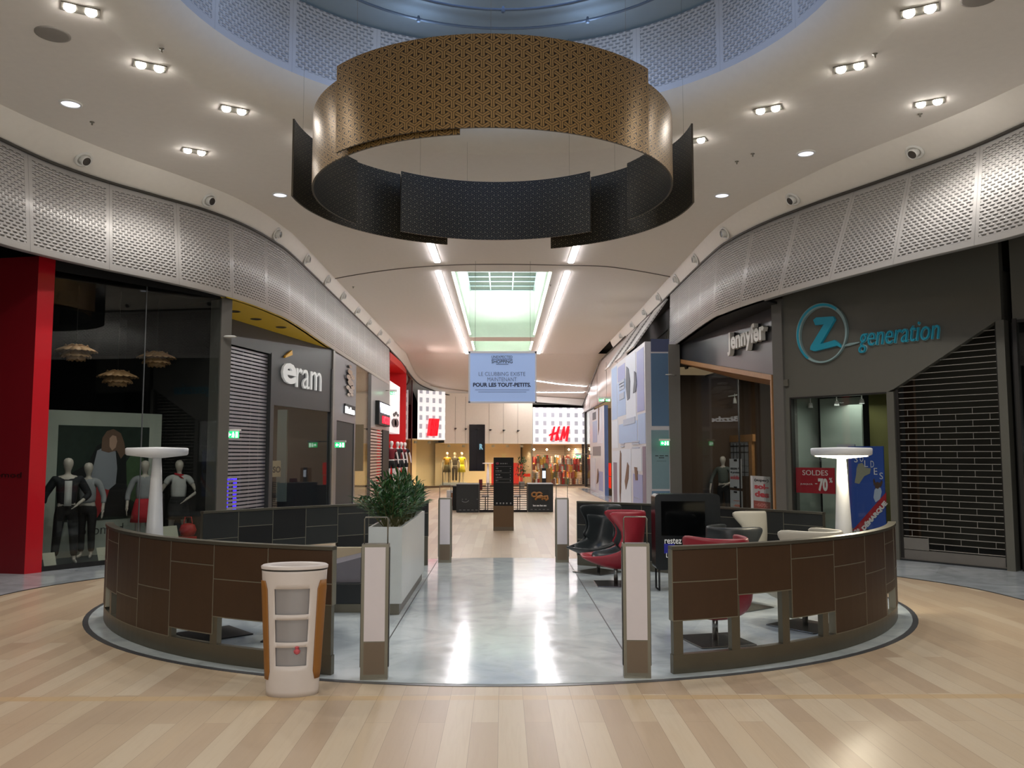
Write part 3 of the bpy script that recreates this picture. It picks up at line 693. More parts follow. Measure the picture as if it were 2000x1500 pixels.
# ================================================================ GATES
def gate(x, y, lab, rz):
    t = thing('security_gate', lab, 'gate', (x, y, 0.007), rz, 'upright gate pedestals of the aisle')
    b = B(); b.box(-0.115, 0.115, -0.055, 0.055, 0, 1.13); obj('body', b, M_STEEL, t, local=True)
    b = B(); b.box(-0.088, 0.088, -0.062, -0.055, 0.32, 1.105); obj('face_panel', b, mat('pale_lilac_panel', '#cfc8cc', 0.35), t, local=True)
    b = B(); b.box(-0.088, 0.088, -0.058, -0.055, 0.045, 0.31); obj('lower_panel', b, mat('bronze_panel', '#6b5b49', 0.45), t, local=True)
    b = B(); b.box(0.1152, 0.122, -0.03, 0.03, 0.1, 1.1); b.box(-0.122, -0.1152, -0.03, 0.03, 0.1, 1.1); obj('side_strip', b, M_DARK, t, local=True)
    b = B(); b.tube([(-0.10, 0, 1.13), (-0.10, 0, 1.34), (-0.09, 0, 1.355), (0.09, 0, 1.355), (0.10, 0, 1.34), (0.10, 0, 1.13)], 0.006, 6); obj('wire_loop', b, M_GREY, t, local=True)
    return t
g = gate(-1.09, 7.37, 'tall slim gate pedestal at the front left of the aisle', 0.06)
gate(1.15, 7.40, 'tall slim gate pedestal at the front right of the aisle', -0.06)
gate(-1.02, 15.13, 'tall slim gate pedestal at the back left of the aisle', 0.0)
gate(1.05, 15.13, 'tall slim gate pedestal at the back right of the aisle', 0.0)

# ================================================================ LITTER BIN
def bin_(x, y, lab, rz, s=1.0):
    t = thing('litter_bin', lab, 'bin', (x, y, 0), rz)
    H = 1.0*s
    def rad(z): return 0.205 + 0.055*(z/H)**1.1
    # body built as an ellipse shell with three front windows
    seg = 64; zs = [0, 0.04, 0.2, 0.24, 0.385, 0.425, 0.60, 0.64, 0.84, 0.88, 0.96, 0.985]
    b = B(); wnd = [(0.24, 0.385), (0.425, 0.60), (0.64, 0.84)]
    rows = [[Vector((rad(z*s)*math.cos(2*PI*i/seg), 0.62*rad(z*s)*math.sin(2*PI*i/seg), z*s)) for i in range(seg)] for z in zs]
    V = [[b.bm.verts.new(p) for p in r] for r in rows]
    side = B(); sr = []
    for j in range(len(zs)-1):
        for i in range(seg):
            a = (i+0.5)/seg*360
            front = 234 < a < 306; inw = any(abs(zs[j]-w0) < 1e-6 or (zs[j] >= w0-1e-6 and zs[j+1] <= w1+1e-6) for w0, w1 in wnd)
            if front and inw: continue
            f = b.bm.faces.new([V[j][i], V[j][(i+1) % seg], V[j+1][(i+1) % seg], V[j+1][i]]); f.smooth = True
    o = obj('shell', b, mat('bin_white', '#cfc6c1', 0.4), t, local=True); solid(o, 0.012)
    for cen in (203, 337):
        q = B(); n = 10
        rws = []
        for k in range(13):
            z = (0.13 + 0.77*k/12)*s; wd = 17 * (1 - max(0, abs(k-6)-5)*0.35)
            rws.append([Vector(((rad(z)+0.006)*math.cos(math.radians(cen+u)), 0.62*(rad(z)+0.006)*math.sin(math.radians(cen+u)), z)) for u in [-wd-(14 if cen == 180 else 14)*0 + 2*wd*i/n for i in range(n+1)]])
        q.sweep(rws); o2 = obj('side_panel', q, mat('ochre_panel', '#8f5e26', 0.5), t, local=True); solid(o2, 0.006, 0)
    q = B(); q.lathe([(0.185, 0.05), (0.205, 0.5), (0.235, 0.95)], (0, 0, 0), 40, sy=0.6); 
    obj('clear_bag', q, mat('plastic_bag', '#8f8c8d', 0.35, coat=0.4), t, local=True)
    q = B(); q.lathe([(rad(H)+0.004, 0.99*s), (rad(H)+0.006, 1.01*s), (rad(H)-0.01, 1.02*s), (rad(H)-0.07, 1.015*s), (rad(H)-0.09, 0.95*s)], (0, 0, 0), 48, sy=0.62); obj('rim', q, mat('bin_white', '#cfc6c1'), t, local=True)
    q = B(); q.lathe([(rad(H), 0.978*s), (rad(H)+0.002, 0.99*s)], (0, 0, 0), 48, sy=0.625); obj('gasket', q, M_DARK, t, local=True)
    return t
t = bin_(-1.68, 6.95, 'white oval litter bin with ochre sides in front of the left screen', 0.10)
b = B(); b.lathe([(0.001, 0.0), (0.02, 0.01), (0.028, 0.03), (0.012, 0.045), (0.02, 0.06), (0.001, 0.07)], (-1.62, 6.825, 0.33), 7, smooth=False)
setp(obj('crumpled_wrapper', b, mat('red_wrapper', '#c0555e', 0.5)), 'crumpled red wrapper seen through the litter bin window', 'litter')
# ================================================================ MUSHROOM LAMPS
def mushroom(x, y, lab, on):
    t = thing('floor_lamp', lab, 'lamp', (x, y, 0.007), 0, 'white mushroom floor lamps')
    b = B(); b.lathe([(0.16, 0.0), (0.155, 0.03), (0.13, 0.3), (0.10, 0.9), (0.07, 1.5), (0.05, 1.86)], (0, 0, 0), 28, close=True); obj('stem', b, mat('lamp_white', '#dedfe0', 0.4), t, local=True)
    b = B(); b.lathe([(0.05, 1.85), (0.335, 1.885), (0.352, 1.90), (0.355, 1.965), (0.34, 1.975), (0.001, 1.985)], (0, 0, 0), 48); obj('shade', b, mat('lamp_white', '#dedfe0', 0.4), t, local=True)
    if on:
        b = B(); b.lathe([(0.06, 1.845), (0.31, 1.872)], (0, 0, 0), 40); obj('light_disc', b, mat('lamp_glow', '#fff6e2', emit='#fff3d8', es=9.0), t, local=True)
        light('lamp_light', 'POINT', (x+0.0, y-0.12, 1.80), 26, (1.0, 0.90, 0.70), t, 0.05)
mushroom(-4.18, 10.3, 'white mushroom floor lamp, unlit, behind the front left screen', False)
mushroom(4.13, 10.3, 'white mushroom floor lamp, glowing, behind the front right screen', True)

# ================================================================ ARMCHAIRS
M_POLE = mat('chair_steel', '#8c8c8a', 0.25, 0.9)
def armchair(loc, rz, m, lab, inner=None, low=1.0, base=None):
    t = thing('wing_armchair', lab, 'armchair', (0, 0, 0))
    prof = [(0.52, 0.42, 0.24, 0.0), (0.36, 0.34, 0.30, 0.10), (0.16, 0.27, 0.335, 0.20), (-0.04, 0.23, 0.35, 0.30), (-0.22, 0.26, 0.355, 0.36), (-0.34, 0.40, 0.35, 0.42), (-0.38, 0.58, 0.33, 0.36), (-0.40, 0.74, 0.31, 0.34), (-0.42, 0.88, 0.30, 0.52), (-0.43, 0.98, 0.29, 0.58), (-0.43, 1.07, 0.28, 0.56)]
    def surf(sc, lift):
        rows = []
        for i, (x, z, hw, dp) in enumerate(prof):
            z = 0.31 + (z-0.31)*low
            p0 = prof[max(i-1, 0)]; p1 = prof[min(i+1, len(prof)-1)]
            tg = Vector((p1[0]-p0[0], 0, p1[1]-p0[1])).normalized(); n = Vector((-tg.z, 0, tg.x)); n = -n if n.dot(Vector((0.4, 0, 0.7))) < 0 else n
            row = []
            for k in range(11):
                v = (k-5)/5
                y = hw*math.sin(v*PI/2)*sc
                row.append(Vector((x, y, z)) + n*(dp*abs(v)**2.6*sc + lift))
            rows.append(row)
        return rows
    b = B(); b.sweep(surf(1.0, 0.0)); o = obj('shell', b, m, t, local=True); solid(o, 0.045, 0); subs(o, 1)
    b = B(); rr = surf(0.86, 0.035)[1:9] if inner is not None else surf(0.86, 0.035)[1:6]
    b.sweep(rr); o = obj('cushion', b, inner or m, t, local=True); solid(o, 0.05, 0); subs(o, 1)
    b = B(); b.tube([(0, 0, 0.012), (0, 0, 0.31)], 0.03, 12); obj('pole', b, M_POLE, t, local=True)
    b = B(); b.rbox(-0.3, 0.3, -0.3, 0.3, 0.0, 0.012, 0.004, 1); obj('base_plate', b, base or M_POLE, t, local=True)
    t.location = (loc[0], loc[1], 0.009); t.rotation_euler = (0, 0, rz); return t
M_RED = mat('red_leather', '#8e1f2c', 0.42); M_CHB = mat('black_leather', '#25292b', 0.4); M_CREAM = mat('cream_leather', '#b9b3a2', 0.5); M_INB = mat('charcoal_leather', '#2b3032', 0.35)
armchair((1.66, 12.57), PI, M_RED, 'red wing armchair seen side on beside the right gate pedestal', M_INB)
armchair((1.55, 13.85), -2.4, M_CHB, 'black wing armchair facing the aisle, behind the side-on red one', M_INB)
armchair((2.17, 8.78), 1.8, M_RED, 'red wing armchair right behind the front right screen', M_RED)
armchair((3.55, 12.75), 2.95, M_CREAM, 'cream wing armchair to the right of the black screen cabinet', M_CREAM)
armchair((3.35, 9.5), 2.2, M_CREAM, 'cream wing armchair next to the glowing floor lamp', M_CHB)
armchair((2.95, 10.7), 0.6, M_CHB, 'black wing armchair half hidden behind the front right screen', M_CHB, 0.92)
armchair((-3.05, 9.15), 2.3, M_CHB, 'black wing armchair hidden behind the front left screen, only its base shows', M_CHB, 0.80, M_BLACK)
armchair((-2.15, 9.05), 1.57, M_CHB, 'black wing armchair behind the litter bin, its base showing under the screen', M_CHB, 0.80, M_BLACK)

# ================================================================ SCREEN CABINET
t = thing('display_cabinet', 'black rounded screen cabinet with white lettering between the armchairs', 'cabinet', (2.75, 12.1, 0.007))
KW = Wall((2.0, 11.9), (3.6, 11.9))
b = B(); a0, z1 = KW.hit(1279, 965); a1, _ = KW.hit(1406, 965); zb = 0.30
pts = []
w, h, r = a1-a0, z1-zb, 0.06
for cxx, czz, s0 in ((w-r, h-r, 0), (r, h-r, 90), (r, r, 180), (w-r, r, 270)):
    for k in range(6): a = math.radians(s0+18*k); pts.append((a0+cxx+r*math.cos(a), zb+czz+r*math.sin(a)))
KW.poly(b, pts, -0.32, 0.0); obj('body', b, mat('cabinet_black', '#0d1216', 0.25), t)
b = B(); KW.pbox(b, 1291, 979, 1378, 1046, 0.0, 0.012); obj('screen', b, mat('screen_black', '#040506', 0.08), t)
b = B(); KW.ptext(b, 'restez connecté', 1298, 1050, 1385, 1062, 0.0, 0.006, bold=0.01); KW.ptext(b, 'Le', 1301, 1080, 1312, 1089, 0.0, 0.006); obj('lettering', b, mat('print_white', '#e8e8e8'), t)
b = B(); KW.pbox(b, 1297, 1062, 1318, 1081, 0.0, 0.004); obj('blue_label', b, mat('label_blue', '#1c1f8c', 0.4), t)
b = B(); y0 = 11.75
for y in (11.72, 12.08): 
    xl, xr = 2.0+a0+0.03, 2.0+a1-0.03
for x in (2.0+a0+0.05, 2.0+a1-0.05):
    b = B(); b.tube([(x, 11.92, 0.33), (x, 11.92, 0.022), (x, 12.18, 0.022), (x, 12.18, 0.33)], 0.013, 8); obj('sled_leg', b, M_BLACK, t)
t = thing('side_table', 'small table with a pale square top left of the screen cabinet', 'table', (2.1, 11.6, 0.009))
b = B(); b.rbox(1.72, 2.0, 11.85, 12.15, 0.55, 0.60, 0.01); obj('table_top', b, mat('pale_beige_top', '#cdbfae', 0.4), t)
b = B(); b.tube([(1.86, 12.0, 0.01), (1.86, 12.0, 0.55)], 0.02, 10); b.rbox(1.74, 1.98, 11.88, 12.12, 0.009, 0.02, 0.004, 1); obj('stand', b, M_BLACK, t)

# ================================================================ PLANTER + PLANTS
PX0, PX1, PY0, PY1, PH = -1.60, -1.20, 10.2, 13.1, 1.04
t = thing('planter', 'long white planter trough beside the aisle, filled with leafy shrubs', 'planter', ((PX0+PX1)/2, (PY0+PY1)/2, 0.007))
b = B()
for x0, x1, y0, y1 in ((PX0, PX0+0.03, PY0, PY1), (PX1-0.03, PX1, PY0, PY1), (PX0+0.03, PX1-0.03, PY0, PY0+0.03), (PX0+0.03, PX1-0.03, PY1-0.03, PY1)): b.box(x0, x1, y0, y1, 0.14, PH)
obj('trough', b, mat('planter_white', '#c9cdcc', 0.3), t)
b = B(); b.box(PX0+0.03, PX1-0.03, PY0+0.03, PY1-0.03, 0.009, 0.14); obj('plinth', b, M_STEEL, t)
b = B(); b.box(PX0+0.03, PX1-0.03, PY0+0.03, PY1-0.03, 0.93, 0.96); obj('soil', b, mat('pale_gravel', '#9c9a8c', 0.9, noise=0.3), t)
M_LEAF, nn, bb = base('oleander_leaf', 0.42)
g_ = nn.noise(nn.obj(), 14.0, 2); cr_ = nn.mix(nn.ramp(g_, 0.35, 0.65), lin('#1d3d1d'), lin('#3f6a33')); nn.ln(cr_, bb.inputs['Base Color'])
M_STEM = mat('plant_stem', '#5b5a35', 0.6)
def shrub(x, y, z, R, Hh, n, lab, seed):
    rnd = random.Random(seed)
    t = thing('leafy_shrub', lab, 'plant', (x, y, z), 0, 'shrubs in the white planter')
    lf = B(); st = B()
    for i in range(n):
        a = rnd.uniform(0, 2*PI); sp = rnd.uniform(0.15, 1.0)*R; h = Hh*rnd.uniform(0.55, 1.0)*(1.12 - 0.45*(sp/R)**2)
        tip = Vector((math.cos(a)*sp*0.62, math.sin(a)*sp*1.35, h)); root = Vector((math.cos(a)*0.06, math.sin(a)*0.12, 0))
        mid = (root+tip)/2 + Vector((rnd.uniform(-.04, .04), rnd.uniform(-.04, .04), 0.05))
        P = smooth([root, mid, tip], 5); st.tube([Vector((x, y, z)) + p for p in P], [0.006]*len(P), 4, cap=False)
        nl = 16
        for k in range(nl):
            f = 0.30 + 0.72*k/nl; q = P[min(int(f*(len(P)-1)), len(P)-1)].lerp(P[min(int(f*(len(P)-1))+1, len(P)-1)], (f*(len(P)-1)) % 1)
            ax = (P[-1]-P[-4]).normalized(); th = k*2.4 + rnd.uniform(-.3, .3)
            sd = Vector((math.cos(th), math.sin(th), 0)); d = (ax*rnd.uniform(0.5, 0.95) + sd*0.8 + Vector((0, 0, 0.1))).normalized()
            if k > nl-3: d = (ax + sd*0.35).normalized()
            Ln = rnd.uniform(0.11, 0.165); w = Ln*0.12; sv = d.cross(Vector((0, 0, 1))).normalized(); up = sv.cross(d)
            c = Vector((x, y, z)) + q
            pts = [c, c + d*Ln*0.35 + sv*w - up*0.0, c + d*Ln*0.75 + sv*w*0.8 + up*(-0.01), c + d*Ln + up*(-0.03), c + d*Ln*0.75 - sv*w*0.8 + up*(-0.01), c + d*Ln*0.35 - sv*w]
            md = [c + d*Ln*0.35 - up*0.006, c + d*Ln*0.75 - up*0.016]
            v = [lf.bm.verts.new(p) for p in pts]; mm = [lf.bm.verts.new(p) for p in md]
            for fc in ((v[0], v[1], mm[0]), (v[1], v[2], mm[1], mm[0]), (v[2], v[3], mm[1]), (v[0], mm[0], v[5]), (mm[0], mm[1], v[4], v[5]), (mm[1], v[3], v[4])): lf.bm.faces.new(fc)
    obj('foliage', lf, M_LEAF, t, recalc=False); obj('stem', st, M_STEM, t)
for k, (y, lab) in enumerate(((10.75, 'leafy green shrub at the near end of the white planter'), (11.45, 'leafy green shrub in the middle of the white planter, behind the nearest'), (12.15, 'leafy green shrub toward the far end of the white planter'), (12.75, 'leafy green shrub at the very far end of the white planter'))):
    shrub(-1.40, y, 0.95, (0.70, 0.62, 0.52, 0.42)[k], (0.62, 0.64, 0.60, 0.55)[k], 30, lab, 11+k)

# ================================================================ SOFA BESIDE PLANTER
t = thing('lounge_sofa', 'black and grey lounge sofa with a cream end beside the planter', 'sofa', (-2.2, 10.9, 0.007))
b = B(); b.rbox(-2.75, -1.66, 10.35, 11.25, 0.11, 0.36, 0.015); obj('body', b, mat('sofa_black', '#1f2326', 0.5), t)
b = B(); b.box(-2.7, -1.68, 10.38, 11.2, 0.009, 0.11); obj('plinth', b, M_STEEL, t)
b = B(); b.prism([(-2.75, 10.4, 0.36), (-1.72, 10.4, 0.36), (-1.72, 10.4, 0.66), (-1.95, 10.4, 0.60), (-2.75, 10.4, 0.42)], (0, 0.8, 0)); obj('seat_cushion', b, mat('lilac_grey_fabric', '#77747c', 0.85), t)
b = B(); b.prism([(-2.75, 11.2, 0.36), (-1.72, 11.2, 0.36), (-1.72, 11.2, 0.69), (-2.75, 11.2, 0.69)], (0, 0.09, 0)); obj('backrest', b, mat('cream_fabric', '#c8b89c', 0.8), t)

# ================================================================ TOTEM
t = thing('directory_totem', 'black directory totem with a bronze foot standing in the aisle', 'totem', (0.02, 21.5, 0))
TW = Wall((-0.6, 21.4), (0.6, 21.4))
b = B(); TW.pbox(b, 964, 893.5, 1003, 987.5, -0.16, 0.0); obj('panel', b, mat('totem_black', '#101113', 0.5, spec=0.25), t)
b = B(); TW.pbox(b, 963.6, 988, 1003.4, 1036.6, -0.17, 0.004); obj('foot', b, mat('totem_bronze', '#5f4526', 0.5), t)
b = B(); TW.pbox(b, 963.5, 1029, 1003.5, 1036.6, -0.172, 0.006); obj('skirting', b, mat('totem_skirt', '#5d5142', 0.4, 0.4), t)
M_TG = mat('totem_print', '#8c8c8c', 0.5)
b = B()
for y in (911, 923, 935.5, 942): TW.pbox(b, 967.5, y, 999, y+0.35, 0.001, 0.004)
for k, (y, wd) in enumerate(((914, 6), (919, 12), (926.5, 9), (931.5, 13), (938, 5))):
    for j in range(int(wd)): 
        if (j*7+k) % 5: TW.pbox(b, 968+j, y, 968.8+j, y+1.6, 0.001, 0.004)
    TW.ppoly(b, [(996, y), (998.3, y+0.9), (996, y+1.8)], 0.001, 0.004)
for j in range(14):
    if j % 4: TW.pbox(b, 976+j*1.1, 904.5, 976.8+j*1.1, 906.3, 0.001, 0.004)
for k, x in enumerate((969, 976, 982, 988.5, 996)): TW.pbox(b, x, 981.5, x+2.8, 984.5, 0.001, 0.004)
obj('lettering', b, M_TG, t)
b = B(); q = TW.hit(971.5, 905.5); b.lathe([(0.045, 0), (0.001, 0.004)], TW.p(q[0], q[1], 0.003), 14, M=None) if False else TW.ppoly(b, [(971.5+3.4*math.cos(a*0.524), 905.2+2.4*math.sin(a*0.524)) for a in range(12)], 0.001, 0.004); obj('rose_emblem', b, mat('emblem_rose', '#7a2038', 0.5), t)

# ================================================================ KIOSK
def counter(px0, px1, py0, py1, y, dep, lab, deco):
    w = Wall((-4, y), (5, y)); t = thing('kiosk_counter', lab, 'counter', tuple(w.p(*w.hit((px0+px1)/2, py1))), 0)
    b = B(); w.pbox(b, px0, py0, px1, py1-1.5, -dep, 0.0); obj('body', b, mat('kiosk_black', '#1f2122', 0.45), t)
    b = B(); w.pbox(b, px0-0.6, py0-1.2, px1+0.6, py0+0.6, -dep, 0.03); obj('worktop', b, mat('kiosk_top', '#2b2826', 0.4), t)
    b = B(); w.pbox(b, px0+1, py1-1.5, px1-1, py1, -dep+0.1, -0.05); obj('plinth', b, M_BLACK, t)
    if deco == 'pretzel':
        b = B(); w.pbox(b, 1038.5, 956, 1071.5, 984, 0.0, 0.006); obj('poster', b, mat('poster_black', '#0c0b09', 0.4), t)
        b = B()
        def art(pts, r): b.tube([w.p(*w.off(0.02).hit(*p), 0.02) for p in pts], r, 6)
        art([(1040+5*math.cos(a*0.6)+3.5, 966+4.2*math.sin(a*0.6)) for a in range(11)], 0.03)
        art([(1053+6*math.cos(a*0.6), 967+5*math.sin(a*0.6)) for a in range(11)], 0.034)
        art([(1045, 976), (1050, 971), (1056, 968), (1062, 972), (1066, 975)], 0.04); art([(1058, 976), (1063, 970), (1069, 969), (1070, 974), (1065, 977)], 0.04)
        obj('pastry_picture', b, mat('pastry_brown', '#a5713c', 0.5), t)
        b = B()
        for j in range(24):
            if j % 6 != 5: w.pbox(b, 1041+j*1.15, 986.6-(1 if j in (0, 12) else 0), 1041.9+j*1.15, 989, 0.0, 0.005)
        obj('lettering', b, mat('print_white', '#e8e8e8'), t)
    else:
        b = B(); cx, cy = 908.5, 976
        b.tube([w.p(*w.off(0.01).hit(cx+7*math.cos(a), cy+5*math.sin(a)), 0.012) for a in [0.2+i*0.25 for i in range(11)]], 0.012, 5)
        for x in (902, 909, 931): w.pbox(b, x, 974.5, x+2, 975.8, 0.0, 0.008)
        obj('emblem', b, mat('emblem_grey', '#6c6c6c', 0.5), t)
    b = B()
    for j in range(5): w.pbox(b, px0+5+j*8, py1-6.5, px0+9.5+j*8, py1-5.3, 0.0, 0.004)
    obj('vent_slots', b, mat('slot_grey', '#777777', 0.5), t)
counter(1031, 1080.5, 946.5, 1001, 28.3, 1.3, 'black kiosk counter on the right with a pastry picture', 'pretzel')
counter(891.5, 935, 947, 1002, 28.1, 1.3, 'black kiosk counter on the left with a faint smile emblem', 'smile')
b = B(); w = Wall((-4, 29.2), (5, 29.2)); q0, q1, zt = w.hit(884, 955)[0], w.hit(893, 955)[0], w.hit(888, 949.5)[1]; w.box(b, q0, q1, 0.0, zt, -0.5, 0.0); setp(obj('side_counter', b, M_BLACK), 'narrow black side counter behind the left end of the kiosk', 'counter')
def fence(px0, px1, y, lab):
    w = Wall((-4, y), (5, y)); t = thing('slatted_fence', lab, 'fence', tuple(w.p(*w.hit((px0+px1)/2, 1001))), 0, 'kiosk slatted fences')
    b = B(); n = 13
    for k in range(n): yy = 944.5 + k*4.3; w.pbox(b, px0, yy, px1, yy+1.3, -0.02, 0.0)
    obj('slats', b, mat('fence_black', '#1e1a19', 0.5), t)
    for x in (px0, (px0+px1)/2, px1-1.4): b = B(); w.pbox(b, x, 943, x+1.4, 1001, -0.03, 0.01); obj('post', b, mat('fence_black', '#1e1a19'), t)
    b = B(); w.pbox(b, px0, 996, px1, 1001, -0.06, 0.0); obj('base_rail', b, mat('fence_base', '#241615', 0.5), t)
fence(936, 968, 28.2, 'black slatted fence between the left kiosk counter and the totem')
fence(999, 1030, 28.25, 'black slatted fence between the totem and the pastry counter')
w = Wall((-4, 28.9), (5, 28.9))
for px, lab in ((948, 'left'), (1011, 'right')):
    t = thing('bistro_table', 'small table seen through the %s kiosk fence' % lab, 'table', tuple(w.p(*w.hit(px, 998))), 0, 'bistro tables in the kiosk')
    b = B(); w.pbox(b, px-7, 969, px+7, 970.5, -0.5, 0.0); obj('table_top', b, mat('table_grey', '#77706c', 0.4), t)
    b = B(); w.pbox(b, px-0.8, 970.5, px+0.8, 997, -0.28, -0.22); w.pbox(b, px-4, 996, px+4, 998, -0.4, -0.1); obj('leg', b, M_BLACK, t)
b = B(); w.pbox(b, 935.5, 936.5, 942, 957, -0.3, 0.0); setp(obj('menu_stand', b, mat('menu_red', '#7c1414', 0.4)), 'dark red upright menu box on the kiosk left counter', 'menu stand')
# tablet pillar and small litter bin by the kiosk
w = Wall((-4, 33.0), (5, 33.0))
t = thing('info_pillar', 'brown pillar with a lit tablet behind the pastry counter', 'pillar', tuple(w.p(*w.hit(1065, 950))), 0)
t.location.z = 0
b = B(); q0, q1 = w.hit(1053, 916)[0], w.hit(1076, 916)[0]; w.poly(b, [(q0, 0), (q1, 0), (q1-0.03, w.hit(1065, 915)[1]), (q0+0.03, w.hit(1065, 915)[1])], -0.2, 0.0); obj('body', b, mat('pillar_brown', '#8a6238', 0.5), t)
b = B(); w.pbox(b, 1058.5, 914.5, 1066.5, 950, 0.0, 0.03); obj('tablet_holder', b, M_BLACK, t)
b = B(); w.pbox(b, 1059.3, 919.5, 1065.8, 934, 0.03, 0.04); obj('screen', b, mat('tablet_screen', '#dfe8f2', emit='#cfdcec', es=0.8), t)
w = Wall((-4, 30.0), (5, 30.0))
t = thing('litter_bin', 'white and brown litter bin left of the kiosk', 'bin', tuple(w.p(*w.hit(882, 1000))), 0); t.location.z = 0
q0, q1 = w.hit(872.5, 960)[0], w.hit(890.5, 960)[0]; zt = w.hit(880, 958)[1]
b = B(); w.box(b, q0, q1, 0, zt, -0.35, 0.0); obj('shell', b, mat('bin_white', '#cfc6c1'), t)
b = B(); w.box(b, q0+0.16, q1-0.005, 0.1, zt-0.08, 0.0, 0.01); obj('side_panel', b, mat('bin_brown', '#8a5a3a', 0.5), t)
# ================================================================ EXIT SIGNS
M_GRN = mat('exit_green', '#18a050', emit='#16c060', es=2.2); M_RUN = mat('exit_white', '#ffffff', emit='#eafff0', es=3.0)
def exit_sign(px0, py0, px1, py1, y, lab, arm=None):
    w = Wall((-20, y), (20, y)); t = thing('exit_sign', lab, 'exit sign', tuple(w.p(*w.hit((px0+px1)/2, py1))), 0, 'green exit signs')
    b = B(); w.pbox(b, px0-2, py0-4, px1+2, py0, -0.05, 0.05); obj('housing', b, M_WHITE, t)
    b = B(); w.pbox(b, px0, py0, px1, py1, -0.012, 0.012); obj('green_panel', b, M_GRN, t)
    b = B(); W_, H_ = px1-px0, py1-py0
    X = lambda u: px0+W_*u
    Y = lambda v: py0+H_*v
    w.ppoly(b, [(X(.08), Y(.5)), (X(.22), Y(.15)), (X(.22), Y(.4)), (X(.38), Y(.4)), (X(.38), Y(.6)), (X(.22), Y(.6)), (X(.22), Y(.85))], 0.012, 0.016)
    w.ppoly(b, [(X(.52), Y(.12)), (X(.60), Y(.12)), (X(.60), Y(.28)), (X(.52), Y(.28))], 0.012, 0.016)
    w.ppoly(b, [(X(.48), Y(.32)), (X(.62), Y(.32)), (X(.66), Y(.58)), (X(.60), Y(.92)), (X(.54), Y(.92)), (X(.56), Y(.62)), (X(.46), Y(.90)), (X(.42), Y(.82)), (X(.5), Y(.6))], 0.012, 0.016)
    w.pbox(b, X(.76), Y(.12), X(.93), Y(.92), 0.012, 0.016)
    obj('running_figure', b, M_RUN, t)
    if arm: a_, z_ = w.hit((px0+px1)/2, py0-2); q = w.p(a_, z_); b = B(); b.tube([q, q+Vector((arm[0], arm[1], 0))], 0.015, 6); obj('bracket_arm', b, M_GREY, t)
    return t
exit_sign(442, 842, 466, 855.5, 16.9, 'green exit sign in front of the shutter beside the dark fashion window', arm=(-0.05, 0.35))
exit_sign(654, 864, 673, 874, 24.6, 'green exit sign at the black doorway right of the shoe shop', arm=(-0.25, 0.45))
exit_sign(762, 765, 773, 770.5, 36.5, 'tiny green exit sign high up before the red shop', arm=(-0.4, 0))
exit_sign(1290, 861, 1307, 870, 23.4, 'green exit sign in front of the blue hoarding end', arm=(0, 0.25))
exit_sign(1170, 779, 1180, 784, 35.0, 'small green exit sign high on the far hoarding, left of a pair', arm=(0.85, 0))
exit_sign(1183, 779, 1192, 784, 34.6, 'small green exit sign high on the far hoarding, right of a pair', arm=(0.75, 0))
exit_sign(1125.5, 889, 1134.5, 894.5, 45.0, 'small green exit sign at the far end near the lit store', arm=(1.0, 0))

# ================================================================ LEFT SHOPS
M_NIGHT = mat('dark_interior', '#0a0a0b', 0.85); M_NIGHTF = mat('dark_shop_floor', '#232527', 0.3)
def pane(w, s0, s1, z0, z1, name, lab, d=0.0, m=None):
    b = B(); w.box(b, s0, s1, z0, z1, d-0.012, d); o = obj(name, b, m or GLASS); setp(o, lab, 'window'); return o
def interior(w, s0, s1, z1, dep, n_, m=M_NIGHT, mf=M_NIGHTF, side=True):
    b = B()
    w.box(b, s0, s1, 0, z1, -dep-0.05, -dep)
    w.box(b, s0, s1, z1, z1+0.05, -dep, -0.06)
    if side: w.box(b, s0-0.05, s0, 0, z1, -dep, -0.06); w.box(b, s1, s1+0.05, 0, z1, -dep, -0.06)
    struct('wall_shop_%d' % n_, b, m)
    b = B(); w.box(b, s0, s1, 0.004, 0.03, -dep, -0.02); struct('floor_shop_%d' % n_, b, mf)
# --- fashion shop with red portal
WP = Wall((-7.52, 14.03), (-5.57, 16.63)); WPL = WP.L
b = B(); w1 = Wall((-9.6, 14.15), (-7.62, 13.74)); w1.box(b, 0, w1.L, 0.004, 5.15, -0.12, 0.0)
t = thing('red_portal', 'tall glossy red entrance portal at the far left edge', 'portal', (-8.2, 14.0, 0.004))
obj('front_panel', b, mat('portal_red', '#6e0a15', 0.4), t)
w2 = Wall((-7.62, 13.74), (-7.46, 13.95)); b = B(); w2.box(b, 0, w2.L, 0.004, 5.15, -0.1, 0.001); obj('side_jamb', b, mat('portal_red_bright', '#b5101f', 0.3, coat=0.3), t)
b = B(); w1.ptext(b, 'promod', -30, 922, 41, 936, 0.001, 0.012, bold=0.0); obj('lettering', b, mat('print_dark_red', '#2a0508', 0.4), t)
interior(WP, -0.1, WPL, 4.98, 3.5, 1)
b = B(); WP.box(b, -0.3, WPL+0.1, 4.98, 5.3, -0.5, 0.0); struct('trim_20', b, M_BLACK)
sm = WP.hit(275, 900)[0]
for k, (a, c) in enumerate(((0.0, sm-0.006), (sm+0.006, WPL))): pane(WP, a, c, 0.08, 4.97, 'shop_window', 'tall dark display window with pendant lamps and poster, %s pane' % ('left', 'right')[k])
b = B(); WP.box(b, 0, WPL, 0.004, 0.08, -0.04, 0.03); struct('trim_21', b, M_BLACK)
b = B(); WP.box(b, sm-0.008, sm+0.008, 0.08, 4.97, -0.012, 0.004); struct('trim_22', b, mat('glass_joint', '#55585a', 0.3))
